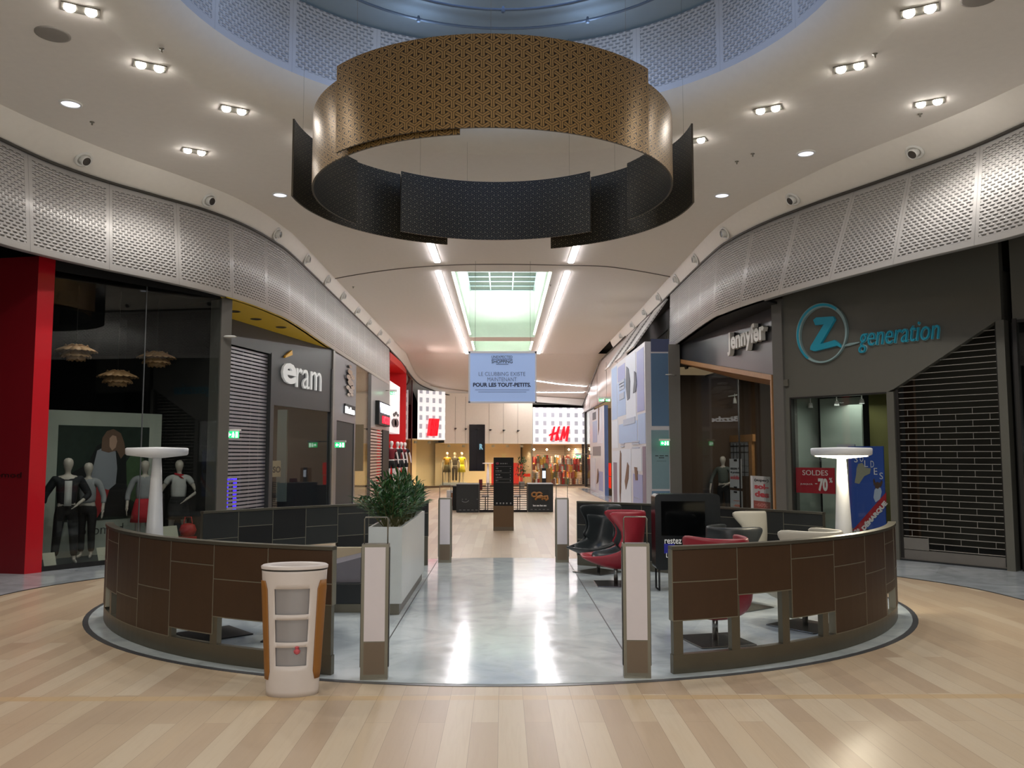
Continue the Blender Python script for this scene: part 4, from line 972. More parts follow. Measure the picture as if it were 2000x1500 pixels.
# poster on its stand
WQ = WP.off(-1.35)
t = thing('window_poster', 'framed poster of a long-haired woman in the dark fashion window', 'poster', tuple(WQ.p(WQ.hit(200, 900)[0], 0.03)))
b = B(); WQ.pbox(b, 95, 800, 307, 1088, -0.06, 0.0); obj('board', b, mat('board_pale', '#a3a99f', 0.6), t)
M_PA = mat('poster_foliage', '#1b2a22', 0.6, noise=0.5); b = B(); WQ.pbox(b, 115, 830, 286, 1010, 0.0, 0.008); obj('picture', b, M_PA, t)
def art(m_, pts, d, nm): b = B(); WQ.ppoly(b, pts, d, d+0.004); obj(nm, b, m_, t)
art(mat('art_green', '#40573a', 0.7, noise=0.4), [(245, 905), (262, 880), (280, 895), (285, 960), (270, 985), (245, 970)], 0.008, 'picture_shrub')
art(mat('art_coat', '#0f1213', 0.7), [(172, 905), (190, 870), (205, 862), (232, 865), (246, 880), (248, 960), (258, 1008), (192, 1010), (188, 960), (165, 950), (138, 925)], 0.009, 'picture_coat')
art(mat('art_skirt', '#a02a2e', 0.6), [(174, 948), (214, 955), (205, 985), (190, 1011), (174, 1011), (172, 980)], 0.013, 'picture_skirt')
art(mat('art_shirt', '#8c9098', 0.6), [(190, 880), (206, 872), (226, 882), (229, 915), (226, 945), (212, 957), (176, 947), (178, 930), (184, 905)], 0.014, 'picture_blouse')
art(mat('art_hair', '#6b5344', 0.7), [(198, 880), (200, 855), (209, 842), (222, 838), (236, 846), (243, 865), (245, 885), (236, 896), (228, 880), (212, 884)], 0.016, 'picture_hair')
art(mat('art_skin', '#b08f7c', 0.6), [(214, 856), (220, 850), (227, 852), (229, 862), (226, 874), (219, 880), (214, 872)], 0.018, 'picture_face')
b = B(); WQ.ptext(b, 'promod', 158, 1027, 240, 1046, 0.0, 0.006, bold=-0.01); obj('lettering', b, mat('print_grey', '#3a3c3a', 0.5), t)
# pendant lamps
M_VEN = mat('veneer_petal', '#a8835c', 0.5)
def pendant(px, py, wpx, lab, dist):
    w = WP.off(-dist); a, z = w.hit(px, py); c = w.p(a, z); r = (w.hit(px+wpx/2, py)[0]-w.hit(px-wpx/2, py)[0])/2*0.92
    t = thing('petal_pendant_lamp', lab, 'pendant lamp', tuple(c), 0, 'wooden petal pendant lamps'); rnd = random.Random(int(px)); b = B()
    for ring, (rr, zz, tl, n) in enumerate(((1.0, 0.02, 0.25, 11), (0.72, -0.10, 0.7, 9), (0.42, -0.16, 1.0, 6), (0.55, 0.12, -0.5, 8))):
        for k in range(n):
            a = 2*PI*k/n + ring*0.3; d = Vector((math.cos(a), math.sin(a), 0)); sd = Vector((-d.y, d.x, 0))
            rows = []
            for i in range(5):
                u = i/4; R_ = r*rr*(0.25+0.75*math.sin(u*PI/2)); wd = r*0.30*math.sin(PI*(0.12+0.76*u)); z_ = zz*r*1.6 + r*0.30*(1-u)*(1-u)*(1 if tl > 0 else -0.4) - r*0.22*tl*u*u
                rows.append([c + d*R_ + sd*wd*j + Vector((0, 0, z_ - abs(j)*0.02)) for j in (-1, 0, 1)])
            b.sweep(rows)
    o = obj('petal_shade', b, M_VEN, t); solid(o, 0.006, 0)
    b = B(); b.tube([c + Vector((0, 0, 0.05)), Vector((c.x, c.y, 4.97))], 0.006, 5); obj('cord', b, M_DARK, t)
    b = B(); b.lathe([(0.03, 0.12), (0.05, 0.05), (0.05, -0.03), (0.001, -0.05)], c, 12); obj('bulb_holder', b, M_DARK, t)
pendant(149, 685, 84, 'wooden petal pendant lamp on the left in the dark window', 0.9)
pendant(230, 735, 80, 'wooden petal pendant lamp hanging lowest in the dark window', 0.9)
pendant(306, 698, 74, 'wooden petal pendant lamp on the right in the dark window', 1.0)
light('display_light', 'SPOT', WP.p(1.3, 4.7, -0.3), 42, (1.0, 0.97, 0.92), None, 0.2, (0.35, 0.0, 2.5), spot_size=1.3, spot_blend=0.8)

# --- mannequins
M_MANQ = mat('mannequin_skin', '#b4aca2', 0.45)
def skin_obj(name, verts, edges, m, parent, sub=1):
    me = bpy.data.meshes.new(name); me.from_pydata([v[0] for v in verts], edges, []); me.materials.append(m)
    o = bpy.data.objects.new(name, me); COL.objects.link(o); o.parent = parent
    md = o.modifiers.new('skin', 'SKIN'); md.use_smooth_shade = True
    for i, v in enumerate(verts):
        r = v[1]; me.skin_vertices[0].data[i].radius = r if isinstance(r, tuple) else (r, r); me.skin_vertices[0].data[i].use_root = (i == 0)
    s = o.modifiers.new('smooth', 'SUBSURF'); s.levels = sub; s.render_levels = sub
    return o
def mannequin(loc, rz, lab, wear, pose=0, scale=1.0, fingers=True, grp='shop mannequins', head=True, mskin=None):
    """wear: dict part -> material, parts: jacket, shirt, tee, skirt, trousers, shorts, scarf"""
    mskin = mskin or M_MANQ
    t = thing('mannequin', lab, 'mannequin', (0, 0, 0), 0, grp)
    ex = 0.04 if pose == 0 else 0.10
    st = {0: 0.09, 1: 0.14, 2: 0.07}[pose]
    V = [((0, 0, 0.95), (0.15, 0.105)), ((0, 0, 1.08), (0.115, 0.085)), ((0, -0.005, 1.28), (0.155, 0.11)), ((0, 0, 1.42), (0.12, 0.08)), ((0, 0, 1.475), 0.045), ((0, -0.005, 1.54), 0.045), ((0, -0.015, 1.60), (0.075, 0.09)), ((0, -0.012, 1.68), (0.10, 0.12)), ((0, -0.005, 1.77), (0.06, 0.075))]
    E_ = [(0, 1), (1, 2), (2, 3), (3, 4), (4, 5), (5, 6), (6, 7), (7, 8)]
    arms, legs = {}, {}
    for s in (-1, 1):
        b0 = len(V); bend = (pose == 1 and s == 1)
        sh, el = (s*0.185, 0, 1.40), (s*(0.24+ex), 0.02, 1.13)
        wr = (s*(0.25+ex), -0.05, 0.90) if not bend else (s*0.17, -0.16, 1.0)
        V += [(sh, 0.052), (el, 0.038), (wr, 0.026)]; E_ += [(3, b0), (b0, b0+1), (b0+1, b0+2)]; arms[s] = (b0, b0+1, b0+2)
        d = (Vector(wr)-Vector(el)).normalized(); pm = Vector(wr)+d*0.07; V.append((tuple(pm), (0.034, 0.018))); E_.append((b0+2, b0+3))
        if fingers:
            side = Vector((0, -1, 0)); side = (side - d*side.dot(d)).normalized()
            for k, (o_, ln) in enumerate(((-0.028, 0.075), (-0.009, 0.088), (0.010, 0.082), (0.028, 0.062))):
                q = pm + side*o_ + d*0.02; q1 = q + d*ln*0.5; q2 = q + d*ln + Vector((-s*0.012, 0, 0)); n0 = len(V)
                V += [(tuple(q), 0.009), (tuple(q1), 0.008), (tuple(q2), 0.006)]; E_ += [(b0+3, n0), (n0, n0+1), (n0+1, n0+2)]
            q = Vector(wr)+d*0.03 + side*0.03; n0 = len(V); V += [(tuple(q), 0.011), (tuple(q+side*0.025+d*0.04), 0.009)]; E_ += [(b0+2, n0), (n0, n0+1)]
    for s in (-1, 1):
        b0 = len(V); f = 0.10 if (pose == 1 and s == -1) else (-0.04 if pose == 1 else 0.0)
        V += [((s*0.09, 0, 0.86), (0.085, 0.09)), ((s*(0.09+(st-0.09)*0.6), f*0.5-0.01, 0.50), 0.055), ((s*st, f+0.02, 0.10), 0.034), ((s*st, f+0.0, 0.045), (0.035, 0.03)), ((s*(st+0.02), f-0.13, 0.03), (0.035, 0.02))]
        E_ += [(0, b0), (b0, b0+1), (b0+1, b0+2), (b0+2, b0+3), (b0+3, b0+4)]; legs[s] = b0
    body = skin_obj('body', V, E_, mskin, t, 1)
    def grow(v, g): r = v[1] if isinstance(v[1], tuple) else (v[1], v[1]); return (v[0], (r[0]+g, r[1]+g))
    if 'trousers' in wear or 'shorts' in wear:
        key = 'trousers' if 'trousers' in wear else 'shorts'; vv = [grow(V[0], 0.012), ((0, 0, 1.02), (0.13, 0.10))]; ee = [(0, 1)]
        for s in (-1, 1):
            b0 = legs[s]; n0 = len(vv)
            if key == 'trousers': vv += [grow(V[b0], 0.014), grow(V[b0+1], 0.022), grow(V[b0+2], 0.03)]; ee += [(0, n0), (n0, n0+1), (n0+1, n0+2)]
            else: vv += [grow(V[b0], 0.02), ((V[b0+1][0][0], V[b0+1][0][1], 0.62), 0.085)]; ee += [(0, n0), (n0, n0+1)]
        skin_obj(key, vv, ee, wear[key], t, 1)
    for key in ('shirt', 'tee', 'jacket'):
        if key in wear:
            g = 0.028 if key == 'jacket' else 0.016; vv = [((0, 0, 0.93 if key == 'jacket' else 0.99), (0.165, 0.12)), grow(V[1], g+0.02), grow(V[2], g), grow(V[3], g-0.005)]; ee = [(0, 1), (1, 2), (2, 3)]
            for s in (-1, 1):
                a = arms[s]; n0 = len(vv); vv.append(grow(V[a[0]], g)); ee.append((3, n0))
                if key == 'tee': e = Vector(V[a[0]][0]).lerp(Vector(V[a[1]][0]), 0.45); vv.append((tuple(e), 0.062)); ee.append((n0, n0+1))
                else: vv.append(grow(V[a[1]], g)); ee.append((n0, n0+1)); e = Vector(V[a[1]][0]).lerp(Vector(V[a[2]][0]), 0.6); vv.append((tuple(e), 0.05)); ee.append((n0+1, n0+2))
            skin_obj({'jacket': 'jacket', 'shirt': 'blouse', 'tee': 't_shirt'}[key], vv, ee, wear[key], t, 1)
            if key == 'jacket':
                b = B(); b.sweep([[Vector((x, -0.142-0.012*(1-abs(x)/0.06), z)) for z in (0.96, 1.1, 1.25, 1.38)] for x in (-0.055, 0, 0.055)]); o = obj('inner_top', b, wear.get('inner', M_WHITE), t, local=True); solid(o, 0.01, 0)
    if 'skirt' in wear:
        b = B(); b.lathe([(0.135, 1.04), (0.17, 0.93), (0.20, 0.78), (0.225, 0.60)], (0, 0, 0), 28, sy=0.8); o = obj('skirt', b, wear['skirt'], t, local=True); solid(o, 0.012, 0)
    if 'scarf' in wear:
        b = B(); b.tube([Vector((0.075*math.cos(a), 0.065*math.sin(a)-0.005, 1.475-0.015*math.cos(a))) for a in [i*PI/8 for i in range(17)]], 0.02, 8); b.tube([(0.0, -0.075, 1.47), (0.05, -0.11, 1.42), (0.09, -0.11, 1.40)], [0.02, 0.015, 0.006], 6); obj('scarf', b, wear['scarf'], t, local=True)
    t.location = loc; t.rotation_euler = (0, 0, rz); t.scale = (scale,)*3; return t
def on_wall(w, px, py, d): ww = w.off(d); a, z = ww.hit(px, py); p = ww.p(a, 0); return p
MN = mat('navy_cloth', '#12141b', 0.8); MT = mat('black_cloth', '#0e0e10', 0.85); MWH = mat('white_cloth', '#b6b6b4', 0.8); MRD = mat('red_cloth', '#b02430', 0.8); MGY = mat('grey_knit', '#8d8f92', 0.85); MGB = mat('grey_blue_cloth', '#525962', 0.8)
zrot = math.atan2(WP.n.y, WP.n.x) + PI/2
p = on_wall(WP, 125, 1100, -0.55); mannequin((p.x, p.y, 0.03), zrot-0.35, 'mannequin in a dark jacket and black trousers in the fashion window', dict(jacket=MN, trousers=MT, inner=MWH), 1, 1.03)
p = on_wall(WP, 166, 1100, -1.0); mannequin((p.x, p.y, 0.03), zrot-0.8, 'mannequin in a pale knit behind the dark-jacketed one', dict(shirt=MGY, trousers=MT), 0, 0.98)
p = on_wall(WP, 277, 1090, -0.75); mannequin((p.x, p.y, 0.03), zrot-0.5, 'mannequin in a grey blouse and red skirt beside the unlit lamp', dict(shirt=MGY, skirt=MRD), 0, 1.0)
p = on_wall(WP, 345, 1080, -0.9); mannequin((p.x, p.y, 0.03), zrot-0.6, 'mannequin in a white t-shirt, red neck scarf and black skirt', dict(tee=MWH, skirt=MT, scarf=MRD), 1, 1.0)
for px0, py0, px1, py1, lab in ((84, 1081, 107, 1111, 'pale price card at the foot of the window by the red portal'), (190, 1070, 215, 1099, 'pale price card standing beside the dark-jacketed mannequin'), (313, 1029, 346, 1060, 'white leaflet card on a stand under the white t-shirt mannequin')):
    w = WP.off(-0.25); b = B(); a0, z1 = w.hit(px0, py0); a1, z0 = w.hit(px1, py1); z0 = 0.03
    if px0 > 300: z0 = w.hit(px0, py1)[1]
    b.prism([w.p(a0, z0, 0.06), w.p(a1, z0, 0.06), w.p(a1, z1, -0.04), w.p(a0, z1, -0.04)], w.n*0.008); 
    if px0 > 300: w.box(b, (a0+a1)/2-0.02, (a0+a1)/2+0.02, 0.03, z0+0.05, -0.05, -0.01)
    setp(obj('price_card', b, mat('card_pale', '#b9b8a6', 0.5)), lab, 'card')
w = WP.off(-0.5); a, z = w.hit(367, 1032); c = w.p(a, z); b = B(); b.lathe([(0.001, -0.16), (0.13, -0.13), (0.17, -0.03), (0.13, 0.07), (0.05, 0.10), (0.001, 0.10)], c, 18, sy=0.7); b.tube([c + Vector((-0.09, 0, 0.06)), c + Vector((-0.06, 0, 0.22)), c + Vector((0.06, 0, 0.22)), c + Vector((0.09, 0, 0.06))], 0.012, 6); w.box(b, a-0.12, a+0.12, 0.03, z-0.15, -0.12, 0.12)
setp(obj('red_handbag', b, mat('bag_red', '#b3201f', 0.5)), 'red handbag on a plinth right of the white t-shirt mannequin', 'bag')

# --- column between fashion and shoe shop
WC = Wall((-5.57, 16.63), (-5.45, 16.78)); b = B(); WC.box(b, -0.02, WC.L+0.02, 0.004, 5.0, -0.35, 0.03)
setp(obj('shopfront_pillar', b, M_COLG), 'slim grey pillar between the dark fashion window and the shoe shop', 'pillar')
q = at_y(449, 657, 16.6); b = B(); b.lathe([(0.001, 0.02), (0.10, 0.012), (0.13, -0.005), (0.10, -0.02), (0.001, -0.022)], q, 20, sy=0.6); b.tube([q, q + Vector((-0.12, 0.25, 0.02))], 0.012, 6); setp(obj('wall_spot_disc', b, M_WHITE), 'small white disc lamp sticking out of the grey pillar', 'lamp')

# --- shoe shop (grey, with shutter)
WE = Wall((-6.2, 19.2), (-5.05, 24.9)); EL = WE.L
b = B(); pts = [Vector((p.x, p.y, 5.0)) for p in crv(BL, 5.0)]; cur = [p for p in pts if 16.4 <= p.y <= 24.9]
b.prism([WE.p(-0.3, 5.0, -0.3), WE.p(EL, 5.0, 0)] + list(reversed([p + Vector((-0.02, 0, 0)) for p in cur])) + [Vector((-5.75, 16.7, 5.0))], (0, 0, 0.06))
struct('ceiling_soffit_yellow', b, mat('yellow_soffit', '#c9a51c', 0.35, emit='#c9a51c', es=0.0) if False else mat('yellow_soffit', '#ecc81a', 0.35))
b = B(); b.tube([p + Vector((-0.03, 0, 0.0)) for p in cur], 0.018, 6); struct('trim_23', b, mat('yellow_edge', '#e0c02a', 0.3))
for k, (px, py) in enumerate(((458, 608), (500, 623), (549, 639))):
    p = at_z(px, py, 5.0); b = B(); b.lathe([(0.13, 0.0), (0.12, -0.012), (0.10, -0.012), (0.095, -0.002), (0.001, -0.002)], (p.x, p.y, 5.0), 20)
    setp(obj('soffit_downlight', b, mat('downlight_off', '#3a2f16', 0.4)), 'unlit round downlight in the yellow soffit, %s of three' % ('leftmost', 'middle', 'rightmost')[k], 'ceiling light', 'unlit soffit downlights')
sE = lambda px, py=850, d=0.0: WE.off(d).hit(px, py)[0]
s1, s2, s3 = sE(527), sE(532), sE(645)
b = B()   # facade: top fascia, piers
WE.box(b, -0.6, EL, 4.42, 5.0, -0.15, -0.02); WE.box(b, s2, s3+0.03, 3.15, 4.42, -0.15, -0.01); WE.box(b, s1, s2+0.05, 0.004, 4.45, -0.2, 0.0); WE.box(b, s3, EL, 0.004, 4.42, -0.2, 0.02)
struct('wall_shoe_shop', b, M_SHOPG)
b = B(); w3 = Wall((-6.35, 18.9), (-5.6, 16.85)); 
b.prism([(-5.75, 16.75, 0.004), (-6.35, 19.0, 0.004), (-6.30, 19.1, 0.004), (-5.6, 16.85, 0.004)], (0, 0, 4.99)); struct('wall_shoe_shop_return', b, M_SHOPG)
t = thing('rolling_shutter', 'lowered grey rolling shutter left of the shoe shop window', 'shutter', tuple(WE.p(s1/2, 0.0, -0.1)))
b = B(); z = 0.03
zt = WE.hit(480, 680)[1]
while z < 4.4: WE.box(b, -0.6, s1, z, z+0.056, -0.12, -0.105); z += 0.088
obj('slats', b, mat('shutter_slats', '#a3a0a4', 0.35, 0.5), t)
b = B()
for a in [(-0.5+i*0.42) for i in range(8)]:
    if a < s1: WE.box(b, a, a+0.02, 0.02, 4.4, -0.118, -0.110)
obj('links', b, mat('shutter_links', '#5c5a5e', 0.4, 0.5), t)
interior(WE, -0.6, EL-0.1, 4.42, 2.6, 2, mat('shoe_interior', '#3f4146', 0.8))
pane(WE, s2+0.05, s3, 0.05, 3.15, 'shop_window', 'shoe shop window under the white lettering', -0.03)
t = thing('shop_sign', 'white lowercase éram lettering with a yellow accent on grey fascia', 'sign', tuple(WE.p((s2+s3)/2, 3.3)))
b = B(); WE.ptext(b, 'e', 553, 706, 579, 752, 0.0, 0.06, bold=0.025); obj('bold_letter', b, mat('sign_white', '#dcdedd', 0.4, emit='#ffffff', es=0.12), t)
b = B(); WE.ptext(b, 'ram', 580, 718, 628, 765, 0.0, 0.05, bold=-0.005); obj('letters', b, mat('sign_white', '#dcdedd'), t)
b = B(); WE.ppoly(b, [(557, 699), (558, 695), (571, 684), (571.5, 693.5)], 0.0, 0.05); obj('yellow_accent', b, mat('accent_yellow', '#d9a31c', 0.4), t)
w = WE.off(-0.25)
t = thing('window_notice', 'cream sale notice behind the shoe shop glass', 'poster', tuple(w.p(*w.hit(538, 930))), 0); b = B(); w.pbox(b, 529, 900, 548, 931, -0.01, 0.0); obj('sheet', b, mat('cream_sheet', '#9c8d72', 0.6), t); b = B(); w.ptext(b, 'SO', 533, 911, 548, 923, 0.0, 0.004, bold=0.03); obj('lettering', b, M_BLACK, t)
w = WE.off(-1.3); b = B(); w.pbox(b, 561, 800, 598, 975, -0.3, 0.0); setp(obj('interior_panel', b, mat('pale_green_panel', '#8f9c97', 0.5)), 'pale upright display panel inside the shoe shop', 'panel')
b = B(); w.pbox(b, 604, 880, 612, 1015, -0.1, 0.0); setp(obj('gold_display', b, mat('gold_display', '#8a7530', 0.4)), 'thin yellow display strip inside the shoe shop', 'display')
w = WE.off(-0.12); b = B(); a0, z1 = w.hit(446, 933); a1, _ = w.hit(464, 936)
for q in ((a0, a0+0.05), (a1-0.05, a1)): w.box(b, q[0], q[1], 0.05, z1, -0.08, -0.02)
w.box(b, a0, a1, z1-0.05, z1, -0.08, -0.02); setp(obj('blue_light_frame', b, mat('blue_neon', '#3a22ff', emit='#2f1cff', es=3.0)), 'glowing violet-blue light frame low behind the shutter', 'light')
light('display_light', 'AREA', WE.p(4.2, 3.9, -1.2), 10, (0.95, 1.0, 0.97), None, 1.0, None)
light('display_light', 'AREA', WE.p(1.0, 3.9, -1.4), 10, (0.9, 0.92, 1.0), None, 1.2, None)
# pillar at the corridor start
b = B(); b.box(-5.25, -5.02, 24.95, 25.25, 0.004, 5.0); setp(obj('shopfront_pillar', b, M_COLG), 'slim grey pillar right of the shoe shop', 'pillar')

# --- corridor left: y 25.3 .. 47
WL = Wall((-5.07, 25.25), (-5.07, 47.6)); S = lambda px, py=850: WL.hit(px, py)[0]
def cladding(s0, s1, z0, z1, n_, m, d0=-0.1, d1=0.0): b = B(); WL.box(b, s0, s1, z0, z1, d0, d1); return struct('wall_front_%d' % n_, b, m)
sB0, sB1, sB2, sB3 = 0.0, S(694), S(718), S(724)
cladding(0.0, 0.25, 0.004, 5.0, 1, M_BLACK)
cladding(0.25, sB1, S(0) if False else 2.95, 5.0, 2, mat('slate_fascia', '#56565b', 0.35))
cladding(0.25, 0.6, 0.004, 2.95, 3, mat('slate_fascia', '#56565b')); cladding(sB1-0.25, sB1, 0.004, 2.95, 4, mat('slate_fascia', '#56565b'))
b = B(); WL.box(b, 0.6, sB1-0.25, 0.004, 2.95, -0.08, -0.03); setp(obj('closed_doorway', b, M_BLACK), 'tall black doorway under the chrome figure logo', 'doorway')
pane(WL, sB1, sB2, 0.05, 5.0, 'shop_window', 'narrow tall glass pane reflecting lights right of the black doorway', 0.0)
interior(WL, sB1, sB2, 5.0, 1.6, 3, mat('warm_interior', '#a58f78', 0.7, emit='#ffdcb0', es=0.12))
w = WL.off(-0.5)
for k, (y0, y1) in enumerate(((904, 929), (930, 953))):
    b = B(); w.pbox(b, 694, y0, 716, y1, -0.02, 0.0); setp(obj('red_poster', b, mat('poster_red_lit', '#c42a1e', 0.4, emit='#ff3a20', es=0.45)), 'red sale poster behind the narrow glass, %s of two' % ('upper', 'lower')[k], 'poster')
cladding(sB2, sB3, 0.004, 5.0, 5, M_BLACK)
t = thing('figure_logo', 'chrome bear-like figure logo on the slate fascia', 'sign', tuple(WL.p(S(685), 3.9)))
b = B()
for px, py, r in ((683, 716, 3.2), (683, 727, 5.2), (680, 737, 5.0), (687, 737, 5.0), (684, 748, 6.2), (679, 757, 4.2), (688, 757, 4.2), (684, 764, 5.0), (681, 771, 3.2), (687, 771, 3.2)):
    a, z = WL.off(0.05).hit(px, py); e = abs(WL.off(0.05).hit(px+1, py)[0]-a); rz_ = abs(WL.off(0.05).hit(px, py-1)[1]-z)
    WL.poly(b, [(a+e*r*0.9*math.cos(i*PI/7), z+rz_*r*math.sin(i*PI/7)) for i in range(14)], 0.0, 0.06+0.01*(py % 3))
obj('figure', b, M_CHROME, t)
t = thing('shop_sign', 'white Bizzbee lettering on a black board above the doorway', 'sign', tuple(WL.p(S(682), 3.2)))
b = B(); WL.pbox(b, 675, 788, 694, 812, 0.0, 0.05); obj('board', b, M_BLACK, t); b = B(); WL.ptext(b, 'Bizzbee', 676.5, 793, 693, 811, 0.05, 0.09, bold=0.03); obj('letters', b, mat('sign_glow', '#ffffff', emit='#ffffff', es=1.0), t)
sW0, sW1 = sB3, S(760)
zf = 2.95
cladding(sW0, sW1, zf, 5.0, 6, mat('grey_fascia', '#8b8a8a', 0.3)); cladding(S(748), sW1, 0.004, zf, 7, M_BLACK)
t = thing('rolling_shutter', 'lowered pinkish shutter under the lit waffle sign', 'shutter', tuple(WL.p((sW0+sW1)/2, 0)))
b = B(); z = 0.03
while z < zf: WL.box(b, sW0, S(748), z, z+0.075, -0.06, -0.04); z += 0.12
obj('slats', b, mat('shutter_pink', '#c9b3ab', 0.35, 0.4), t)  # pinkish slat colour
b = B(); WL.box(b, sW0, S(748), 0.01, zf, -0.3, -0.25); struct('wall_front_8', b, mat('pinkish_interior', '#8c6a62', 0.7))
t = thing('shop_sign', 'small lit projecting waffle shop sign, white over red', 'sign', (-4.9, 35.0, 2.9))
wS = Wall((-5.05, 34.2), (-4.1, 34.2))
b = B(); b.box(-5.05, -4.55, 34.25, 34.4, 2.95, 3.95); 
b = B(); w = Wall((-5.07, 33.6), (-5.07, 37.0)); w.box(b, 0, 3.2, 2.75+0.35, 4.05, 0.0, 0.16); obj('box', b, M_BLACK, t)
b = B(); w.text(b, 'WAFFLE', 0.2, 3.0, 3.6, 3.98, 0.16, 0.2, bold=0.06); obj('white_letters', b, mat('sign_cool_glow', '#ffffff', emit='#dfe4ff', es=6.0), t)
b = B(); w.text(b, 'FACTORY', 0.9, 3.0, 3.18, 3.48, 0.16, 0.2, bold=0.06); obj('red_letters', b, mat('sign_red_glow', '#ff1020', emit='#ff1022', es=4.0), t)
# --- red shop
sR0, sR1 = sW1, WL.L
b = B(); WL.box(b, sR0+0.05, sR1-3.4, 0.004, 6.2, -1.6, -1.5); WL.box(b, sR1-3.4, sR1-3.3, 0.004, 6.25, -1.6, 0.0)
struct('wall_red_shop', b, mat('red_wall_lit', '#d31419', 0.4))
b = B(); WL.box(b, sR0, sR1-3.3, 6.15, 6.5, -1.6, 0.0); struct('trim_24', b, mat('red_wall_lit', '#d31419'))
b = B(); WL.box(b, sR1-3.3, sR1-0.6, 0.05, 6.1, -0.02, 0.0); setp(obj('red_tinted_window', b, glass('red_glass', '#e0746c')), 'tall red tinted window right of the sports mannequins', 'window')
b = B(); WL.box(b, sR1-3.25, sR1-0.6, 0.05, 6.1, -0.16, -0.12); struct('wall_front_9', b, mat('rose_wall', '#b9463f', 0.5))
b = B(); WL.box(b, sR1-0.6, sR1-0.35, 0.004, 6.05, -0.2, 0.02); struct('trim_25', b, mat('dark_red_frame', '#5a1a1c', 0.4))
b = B(); WL.box(b, sR0, sR0+3.6, 2.9, 5.2, -0.4, 0.02); t = thing('light_box_sign', 'white lit box with a round face logo on the red shop', 'sign', tuple(WL.p(sR0+1.8, 2.9))); obj('box', b, mat('lightbox_white', '#e8e2e4', 0.4, emit='#fff4f4', es=0.35), t)
b = B()
for px, py, r in ((770.5, 826, 4.2), (775, 826, 4.2), (771, 810, 1.8), (774.5, 807, 1.6), (778, 811, 1.4)):
    a, z = WL.off(0.06).hit(px, py); e = abs(WL.off(0.06).hit(px+1, py)[0]-a); rz_ = abs(WL.off(0.06).hit(px, py-1)[1]-z)
    WL.poly(b, [(a+e*r*math.cos(i*PI/7), z+rz_*r*2.0*math.sin(i*PI/7)) for i in range(14)], 0.02, 0.06)
obj('round_logo', b, mat('logo_dark', '#26242e', 0.4), t)
light('red_shop_light', 'AREA', WL.p(sR0+3.0, 5.9, 0.5), 110, (1.0, 0.75, 0.7), None, 1.5, (0, -0.9, 0))
MSP = mat('mannequin_white', '#e2dedc', 0.4); MDR = mat('dark_red_sport', '#6e1220', 0.8); MDB = mat('black_sport', '#15171d', 0.8)
for k, (px, c) in enumerate(((764, MDR), (776, MDB), (783, MDR), (790, MDB))):
    y = (38.6, 40.6, 41.6, 42.6)[k]; p = at_y(px, 900, y)
    mannequin((p.x, p.y, 0.55), 0.5, 'sports mannequin before the red wall, %s of four' % ('leftmost', 'second', 'third', 'rightmost')[k], dict(tee=c, shorts=MDB if k else MT), 0, 1.12, False, 'sports mannequins', mskin=MSP)
    b = B(); b.box(p.x-0.3, p.x+0.3, p.y-0.3, p.y+0.3, 0.004, 0.56); setp(obj('plinth', b, M_WHITE), 'white plinth under a sports mannequin, %s of four' % ('leftmost', 'second', 'third', 'rightmost')[k], 'plinth', 'sports mannequin plinths')
# ================================================================ FAR END
WHL = Wall((-4.85, 47.7), (-3.4, 49.3)); WF = Wall((-3.4, 49.3), (1.8, 51.0)); WHR = Wall((1.8, 51.0), (5.3, 51.85))
def hm_mat():
    m, n, b = base('lit_pixel_panel', 0.4)
    s = n.sep(n.uv()); u, v = s[0], s[1]
    def cell(x, p, w): 
        q = n.m('DIVIDE', x, p); f = n.m('SUBTRACT', q, n.m('FLOOR', q)); return n.ramp(n.m('ABSOLUTE', n.m('SUBTRACT', f, 0.5)), w, w+0.05, 1, 0)
    k = n.m('MULTIPLY', cell(u, 0.5, 0.2), cell(v, 0.5, 0.26))
    c = n.mix(k, lin('#ffffff'), lin('#a9a9b2')); n.ln(c, b.inputs['Base Color']); n.ln(c, b.inputs['Emission Color']); b.inputs['Emission Strength'].default_value = 0.5
    return m
M_HM = hm_mat(); M_CRW = mat('cream_wall', '#e6dccb', 0.4); M_WARM = mat('warm_store_wall', '#f0dcb8', 0.7)
def uvpanel(w, s0, s1, z0, z1, d): b = B(); b.sweep([[w.p(s0, z0, d), w.p(s0, z1, d)], [w.p(s1, z0, d), w.p(s1, z1, d)]], smooth=False); return b
t = thing('lit_facade', 'glowing white pixelled facade with red letters at the far left', 'shopfront', tuple(WHL.p(1, 2.7)))
obj('light_panel', uvpanel(WHL, 0, WHL.L, 2.75, 5.55, 0.06), M_HM, t)
b = B(); WHL.ptext(b, 'H&M', 840.5, 817, 856.5, 852, 0.1, 0.3, bold=0.05, shear=0.15); obj('letters', b, mat('hm_red', '#e0102a', 0.4, emit='#ff1020', es=0.7), t)
t = thing('lit_facade', 'glowing white pixelled facade with red letters at the far right', 'shopfront', tuple(WHR.p(1, 2.7)))
zb = WHR.hit(1080, 867)[1]
obj('light_panel', uvpanel(WHR, 0.0, WHR.L, zb, 4.75, 0.06), M_HM, t)
b = B()
WHR.ppoly(b, [(1075, 860), (1082, 833), (1085, 833), (1082, 845), (1088, 843), (1091, 833), (1094.5, 832), (1088, 861), (1084.5, 861), (1087, 848), (1081, 850), (1079, 861)], 0.1, 0.25)
WHR.ppoly(b, [(1072.5, 849), (1080, 845), (1080, 848), (1073.5, 852)], 0.1, 0.25)
WHR.ptext(b, '&', 1088, 849, 1093, 860, 0.1, 0.24, bold=0.05)
